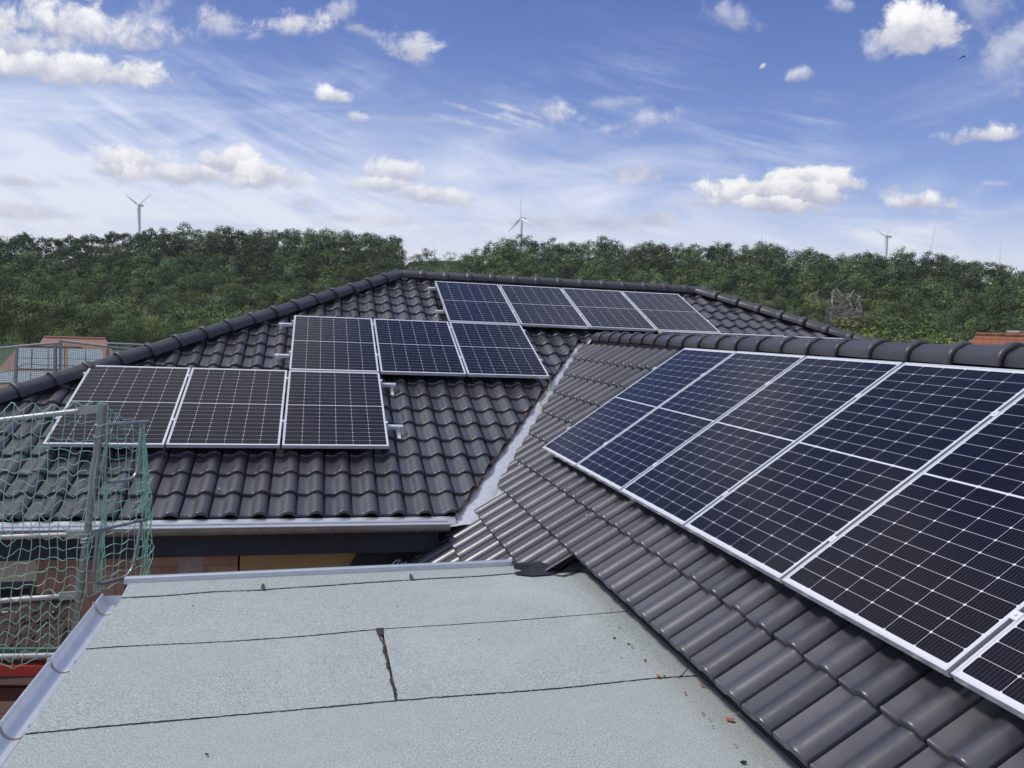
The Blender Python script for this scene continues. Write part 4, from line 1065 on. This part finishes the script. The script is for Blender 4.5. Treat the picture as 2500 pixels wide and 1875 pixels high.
for (a, r) in jittered():
    x = CAM[0]+r*math.sin(a); y = CAM[1]+r*math.cos(a); z = float(ground(np.array(x), np.array(y)))
    ingap = gapL-.002 < a < gapR
    if ingap and r > DC-10: continue
    P0 = px((x, y, z)); low = np.clip(1-(r-R0+10)/90, 0, 1)
    pcol = P0[0]
    u = rng.random()
    if r > DC-40 and pcol < 420 and u < .6: kd = 'pine'
    elif ingap and r > DC-100: kd = 'bush'
    else: kd = 'round' if u < .55 else ('tall' if u < .85 else 'bush')
    if r < R0-22 and rng.random() < .75: kd = 'bush'
    Ht = rng.uniform(.72, 1.16)*(11.4 if kd != 'bush' else 7.5)
    if r > DC-45 and not ingap: Ht = TREEH*rng.uniform(.80, 1.06)
    if ingap and r > DC-100: Ht = rng.uniform(4, 7)
    if r > DC-9 and not ingap and rng.random() < .75:
        trees.append(['bush', x+rng.normal(0, 2), y-2.5, z, rng.uniform(5, 8), (.6, .66, .6), r, P0[0]])
    
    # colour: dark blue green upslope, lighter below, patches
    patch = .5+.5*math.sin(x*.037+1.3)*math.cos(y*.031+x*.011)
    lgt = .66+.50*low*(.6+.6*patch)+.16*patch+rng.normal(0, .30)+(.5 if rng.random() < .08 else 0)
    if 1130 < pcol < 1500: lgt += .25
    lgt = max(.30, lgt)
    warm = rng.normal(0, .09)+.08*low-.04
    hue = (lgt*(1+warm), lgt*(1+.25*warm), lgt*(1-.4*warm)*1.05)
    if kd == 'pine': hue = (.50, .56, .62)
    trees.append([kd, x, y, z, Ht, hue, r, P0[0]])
def tree_obj(kd, x, y, z, Ht, hue, label, group, cat='tree', vv=None, wide=1.0):
    vv = int(rng.integers(0, 3)) if vv is None else vv
    cr, tr, _ = PROTO[(kd, vv)]
    root = empty({'round': 'broadleaf_tree', 'tall': 'broadleaf_tree', 'pine': 'pine_tree', 'bush': 'bushy_tree'}[kd], (x, y, z-.3))
    root.scale = (Ht*wide, Ht*wide, Ht); root.rotation_euler = (0, 0, rng.uniform(0, 6.28))
    tag(root, label, cat, group)
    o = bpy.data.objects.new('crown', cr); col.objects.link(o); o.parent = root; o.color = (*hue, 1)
    o = bpy.data.objects.new('trunk', tr); col.objects.link(o); o.parent = root
    return root
# special trees
special = []
def near_tree(pxx, pytop, D_, kd, hue, label, wide=1.0, Ht=None, vv=0):
    top = dist_pt(pxx, pytop, D_); zg_ = float(ground(np.array(top[0]), np.array(top[1]))); H = top[2]-zg_ if Ht is None else Ht
    tree_obj(kd, top[0], top[1], top[2]-H*.985+.3, H, hue, label, None, vv=vv, wide=wide)
near_tree(2085, 778, 120, 'round', (1.75, 1.45, .8), 'yellow green tree rising just behind the right hip of the main roof', 1.1)
near_tree(2215, 765, 240, 'bush', (1.05, 1.15, .85), 'wide olive green tree behind the wing ridge, left of the orange roof', 1.25, vv=1)
near_tree(520, 742, 290, 'bush', (1.15, 1.2, .8), 'grey green willow-like tree just above the left hip', 1.3, vv=2)
near_tree(1042, 606, 448, 'round', (.55, .62, .6), 'lone dark round tree on the grassy gap of the hill', 1.2, Ht=7.5)
near_tree(1018, 618, 448, 'bush', (.9, 1.0, .7), 'low green shrub left of the lone tree on the hill gap', 1.2, Ht=4)
near_tree(1100, 612, 450, 'bush', (1.5, 1.55, 1.2), 'thin pale airy tree right of the small turbine on the hill gap', 1.3, Ht=6, vv=2)
near_tree(155, 795, 230, 'bush', (1.5, 1.5, .8), 'light green tree standing behind the left end of the terracotta roof', 1.3, vv=1)
near_tree(30, 812, 230, 'bush', (1.35, 1.4, .8), 'light green bushy tree at the left photo edge above the scaffold', 1.3, vv=0)
near_tree(345, 778, 275, 'round', (1.4, 1.45, .8), 'light green round tree above the far scaffold rail', 1.1, vv=1)
dead = trunk_mesh('spire', 5, True)
for (dxp, dyp, H_, lb) in ((2036, 700, 15, 'leftmost bare dead spruce of the dead group on the right hillside'), (2052, 705, 14, 'bare grey brown dead spruce, second from the left in the dead group'), (2077, 708, 16, 'tall bare dead spruce with pale twigs in the middle of the dead group'), (2098, 716, 13, 'bare dead spruce, rightmost of the dead group'), (1994, 707, 9, 'small bare dead spruce standing apart left of the dead group')):
    top = dist_pt(dxp, dyp, 345); H_ *= 1.3
    rt = empty('dead_spruce', (top[0], top[1], top[2]-H_*.97)); rt.scale = (H_*1.3, H_*1.3, H_); rt.rotation_euler = (0, 0, rng.uniform(0, 6)); tag(rt, lb, 'dead tree', 'dead spruces on the hillside')
    o = bpy.data.objects.new('trunk', dead); col.objects.link(o); o.parent = rt
keep = []
for T in trees:
    kd, x, y, z, Ht, hue, r, pc = T
    if 1985 < pc < 2115 and 296 < r < 344: continue
    keep.append(T)
trees = keep
vis = []
for i, T in enumerate(trees):
    kd, x, y, z, Ht, hue, r, pc = T
    tp = px((x, y, z+Ht)); 
    if -30 < tp[0] < 2530 and tp[1] < roofline(tp[0])-8: vis.append((r, i))
vis.sort(); top300 = set(i for _, i in vis[:285])
LBK = {'round': 'round crowned green tree among the nearest trees of the hillside wood', 'tall': 'tall narrow green tree among the nearest trees of the hillside wood', 'bush': 'low spreading green tree among the nearest trees of the hillside wood', 'pine': 'dark pine among the trees of the hillside wood'}
for i in top300:
    kd, x, y, z, Ht, hue, r, pc = trees[i]
    tree_obj(kd, x, y, z, Ht, hue, LBK[kd], {'round': 'round trees at the foot of the wood', 'tall': 'tall trees at the foot of the wood', 'bush': 'low trees at the foot of the wood', 'pine': 'pines in the wood'}[kd])
VV = []; TNn = []; HH = []
for i, (kd, x, y, z, Ht, hue, r, pc) in enumerate(trees):
    if i in top300: continue
    V, tn = PROTO[(kd, int(rng.integers(0, 3)))][2]
    a = rng.uniform(0, 6.28); wd = Ht*rng.uniform(.9, 1.15); c_, s_ = math.cos(a), math.sin(a)
    X = (V[:, 0]*c_-V[:, 1]*s_)*wd+x; Y = (V[:, 0]*s_+V[:, 1]*c_)*wd+y; Z = V[:, 2]*Ht+z
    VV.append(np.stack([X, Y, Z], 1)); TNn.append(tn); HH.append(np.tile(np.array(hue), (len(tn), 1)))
me = quads_mesh('hillside_wood', np.concatenate(VV), np.concatenate(TNn), np.concatenate(HH), M_LEAF)
tag(link('hillside_wood', me), 'dense mixed green wood covering the hillside up to the skyline', 'wood', kind='stuff')
# pale trunks showing between the crest trees
print('trees', len(trees), 'visible', len(vis))

# =================================================================== WIND TURBINES
def turbine(bx, by, D_, blade, angs, label, rot=0.0, hub=None, yawt=-.9, tower=110, wide=1.5):
    q = dist_pt(bx, by, D_)
    root = tag(empty('wind_turbine', (q[0], q[1], q[2]-tower)), label, 'wind turbine', 'wind turbines beyond the hill')
    mb = MB().tube([(0, 0, 0), (0, 0, tower*.5), (0, 0, tower-1.5)], [3.6, 3.1, 2.4], 14); mb.build('tower', M_WHITE, root, 50)
    ax = Vector((math.sin(yawt), math.cos(yawt), 0)).normalized()      # rotor axis (towards the rotor)
    na = MB().tube([ax*2.6+Vector((0, 0, tower)), ax*1.2+Vector((0, 0, tower)), -ax*8.5+Vector((0, 0, tower)), -ax*10+Vector((0, 0, tower))], [1.6, 2.8, 2.8, 1.6], 12); na.build('nacelle', M_WHITE, root, 50)
    side = -ax.cross(Vector((0, 0, 1))).normalized(); side = side if side.x > 0 else -side; hubp = ax*3.6+Vector((0, 0, tower))
    MB().tube([ax*2.6+Vector((0, 0, tower)), ax*4.2+Vector((0, 0, tower)), ax*5.0+Vector((0, 0, tower))], [1.35, 1.2, .3], 10).build('hub', M_WHITE, root, 50)
    for an in angs:
        d = side*math.sin(an)+Vector((0, 0, 1))*math.cos(an); cdir = d.cross(ax)
        rows = []
        for k, (f, wd_, th) in enumerate([(0, .8, .7), (.06, .9, .7), (.2, 2.2, .5), (.45, 1.6, .35), (.75, 1.0, .22), (.97, .5, .12), (1, .1, .04)]):
            c = hubp+d*f*blade; tw = .5*(1-f)
            cc = cdir*math.cos(tw)+ax*math.sin(tw); nn_ = d.cross(cc)
            rows.append([c+cc*wd_*wide*math.cos(t_)+nn_*th*wide*math.sin(t_) for t_ in np.linspace(0, 2*math.pi, 9)])
        MB().sheet(rows).build('blade', M_WHITE, root, 60)
D2 = math.radians
turbine(341, 501, 2150, 49, (D2(-60), D2(60), D2(180)), 'white wind turbine on the left with two blades raised in a V', yawt=3.82)
turbine(1274, 533, 1800, 49, (D2(-3), D2(117), D2(237)), 'white wind turbine in the centre with one blade straight up above the trees', yawt=4.26)
turbine(2166, 577, 1970, 54, (D2(-54), D2(66), D2(186)), 'white wind turbine on the right with two blades raised in a V', yawt=4.90)
turbine(1061, 611, 3300, 46, (D2(-2), D2(118), D2(238)), 'small distant white turbine seen in the gap of the hill', yawt=4.2)
turbine(1860, 610, 3000, 85*.55+38, (D2(0), D2(120), D2(240)), 'blade tip of a hidden turbine above the trees right of the big cloud', yawt=4.7, wide=3.2)
turbine(2270, 640, 2700, 108, (D2(8), D2(128), D2(248)), 'blade tip of a hidden turbine between the right turbine and the photo edge', yawt=4.7, wide=3.2)
turbine(2441, 660, 3000, 110, (D2(0), D2(120), D2(240)), 'blade tip of a hidden turbine nearest the right photo edge', yawt=4.7, wide=3.2)

# =================================================================== FAR HOUSES
def gable_house(name, ridge0, ridge1, drop, half, mat, label, wall_h=3.0, hip=0.0, chimney=None):
    """ridge given by two world points; slopes drop by 'drop' over horizontal 'half' on both sides"""
    r0 = Vector(tuple(ridge0)); r1 = Vector(tuple(ridge1)); r1.z = r0.z
    d = (r1-r0).normalized(); Ln = (r1-r0).length; s = Vector((d.y, -d.x, 0))       # s points towards the viewer
    if s.dot(Vector(tuple(CAM))-r0) < 0: s = -s
    root = tag(empty(name, (r0.x, r0.y, r0.z-drop-wall_h)), label, 'house'); bpy.context.view_layer.update()
    ln = math.hypot(half, drop)
    for sg, nm in ((1, 'roof'), (-1, 'rear_roof')):
        e = s*sg*half+Vector((0, 0, -drop))
        ax_y = (-e).normalized(); ax_x = d; ax_z = ax_x.cross(ax_y)
        if ax_z.z < 0: ax_x = -d; ax_z = -ax_z
        base = (r0 if ax_x.dot(d) > 0 else r1)+e
        Mx = Matrix([[ax_x.x, ax_y.x, ax_z.x, base.x], [ax_x.y, ax_y.y, ax_z.y, base.y], [ax_x.z, ax_y.z, ax_z.z, base.z], [0, 0, 0, 1]])
        o = MB().prism([(-hip, 0, 0), (Ln+hip, 0, 0), (Ln, ln, 0), (0, ln, 0)], (0, 0, -.15)).build(nm, mat)
        o.parent = root; o.matrix_parent_inverse = root.matrix_world.inverted(); o.matrix_world = Mx
        if sg == 1: MX = Mx
    q = half*.88; P_ = [r0-s*q-d*hip*.8, r0+s*q-d*hip*.8, r1+s*q+d*hip*.8, r1-s*q+d*hip*.8]
    zb_ = r0.z-drop-wall_h
    mb = MB().prism([Vector((p.x, p.y, zb_)) for p in P_], (0, 0, wall_h+.1))
    if hip < .3:
        for rr_, sg in ((r0, 1), (r1, -1)):
            a_ = rr_-s*q+Vector((0, 0, -drop)); b_ = rr_+s*q+Vector((0, 0, -drop)); mb.prism([Vector((a_.x, a_.y, r0.z-drop)), Vector((b_.x, b_.y, r0.z-drop)), Vector((rr_.x, rr_.y, r0.z-.2))], d*.2*sg)
    else:
        for rr_, sg in ((r0, -1), (r1, 1)):
            a_ = rr_-s*half+d*hip*sg; b_ = rr_+s*half+d*hip*sg
            o = MB().add([Vector((a_.x, a_.y, r0.z-drop)), Vector((b_.x, b_.y, r0.z-drop)), Vector((rr_.x, rr_.y, r0.z))], [(0, 1, 2), (2, 1, 0)]).build('hip_end', mat); child(o, root)
    child(mb.build('wall', M_RENDER), root)
    rc = MB().tube([r0+Vector((0, 0, .03)), r1+Vector((0, 0, .03))], .12, 6).build('ridge', mat); child(rc, root)
    return root, MX, ln, Ln
DH = 92
r0 = dist_pt(106, 823, DH+10); r1 = dist_pt(258, 828, DH+10)
gable_house('terracotta_house', r0, r1, 3.2, 4.5, M_TERRA, 'terracotta roofed house behind the collector roof, above the far scaffold', hip=1.6)
r0 = dist_pt(45, 845, DH-8); r1 = dist_pt(200, 848, DH-8)
h2, MX, ln, Ln = gable_house('collector_house', r0, r1, 3.6, 5.2, M_TERRA, 'terracotta roof covered with grey rectangular collectors behind the fine green net', hip=2.6)
for (a0, a1, b0, b1) in ((-.2, 3.5, 3.0, 6.0), (3.75, 6.6, 3.0, 6.0), (-1.4, 2.2, 1.1, 2.7), (4.6, 7.9, .9, 2.6), (2.9, 4.3, 1.1, 2.6)):
    cm = MB(); 
    nx_ = max(1, int((a1-a0)/1.05)); ny_ = max(1, int((b1-b0)/1.5))
    for i in range(nx_):
        for j in range(ny_):
            cm.box((a0+i*(a1-a0)/nx_+.04, b0+j*(b1-b0)/ny_+.04, .02), (a0+(i+1)*(a1-a0)/nx_-.04, b0+(j+1)*(b1-b0)/ny_-.04, .10))
    o = cm.build('roof_collector', M_GREYPV); o.parent = h2; o.matrix_parent_inverse = h2.matrix_world.inverted(); o.matrix_world = MX
r0 = dist_pt(2382, 817, 60); r1 = dist_pt(2640, 826, 60)
hr, MX, ln, Ln = gable_house('orange_roof_house', r0, r1, 2.6, 3.6, M_ORANGE, 'house with a weathered orange tiled gable roof behind the wing ridge at the right edge', hip=1.1)
q = dist_pt(2492, 812, 61.5); o = MB().box((q[0]-.5, q[1]-.4, q[2]-1.5), (q[0]+.5, q[1]+.4, q[2])).box((q[0]-.58, q[1]-.48, q[2]), (q[0]+.58, q[1]+.48, q[2]+.1)).build('chimney', M_RENDER); child(o, hr)

# thin summer air over the valley
m = bpy.data.materials.new('air'); m.use_nodes = True; t = NT(m.node_tree); t.n.clear()
ov = t.new('ShaderNodeOutputMaterial'); pv = t.new('ShaderNodeVolumePrincipled'); t.l.new(pv.outputs[0], ov.inputs['Volume'])
pv.inputs['Color'].default_value = (.80, .86, .95, 1); pv.inputs['Density'].default_value = .00009; pv.inputs['Anisotropy'].default_value = .2
hz_ = MB().box((-4600, -4600, -140), (4600, 4600, 420)).mesh('haze', m)
tag(link('haze', hz_), kind='stuff')
# bird high on the right
q = Vector(tuple(dist_pt(2349, 139, 70))); bm_ = MB()
bm_.tube([q+Vector((-.10, 0, -.02)), q, q+Vector((.11, 0, .03))], [.01, .035, .012], 6)
bm_.add([q+Vector((-.06, 0, 0)), q+Vector((.05, 0, .01)), q+Vector((-.12, .1, -.16)), q+Vector((-.22, .1, -.20))], [(0, 1, 2, 3), (3, 2, 1, 0)])
bm_.add([q+Vector((-.05, 0, 0.01)), q+Vector((.06, 0, .01)), q+Vector((.20, -.1, -.04)), q+Vector((.10, -.1, .10))], [(0, 1, 2, 3), (3, 2, 1, 0)])
tag(bm_.build('bird', M_BIRD), 'small dark bird flying high in the blue sky at the upper right', 'bird')
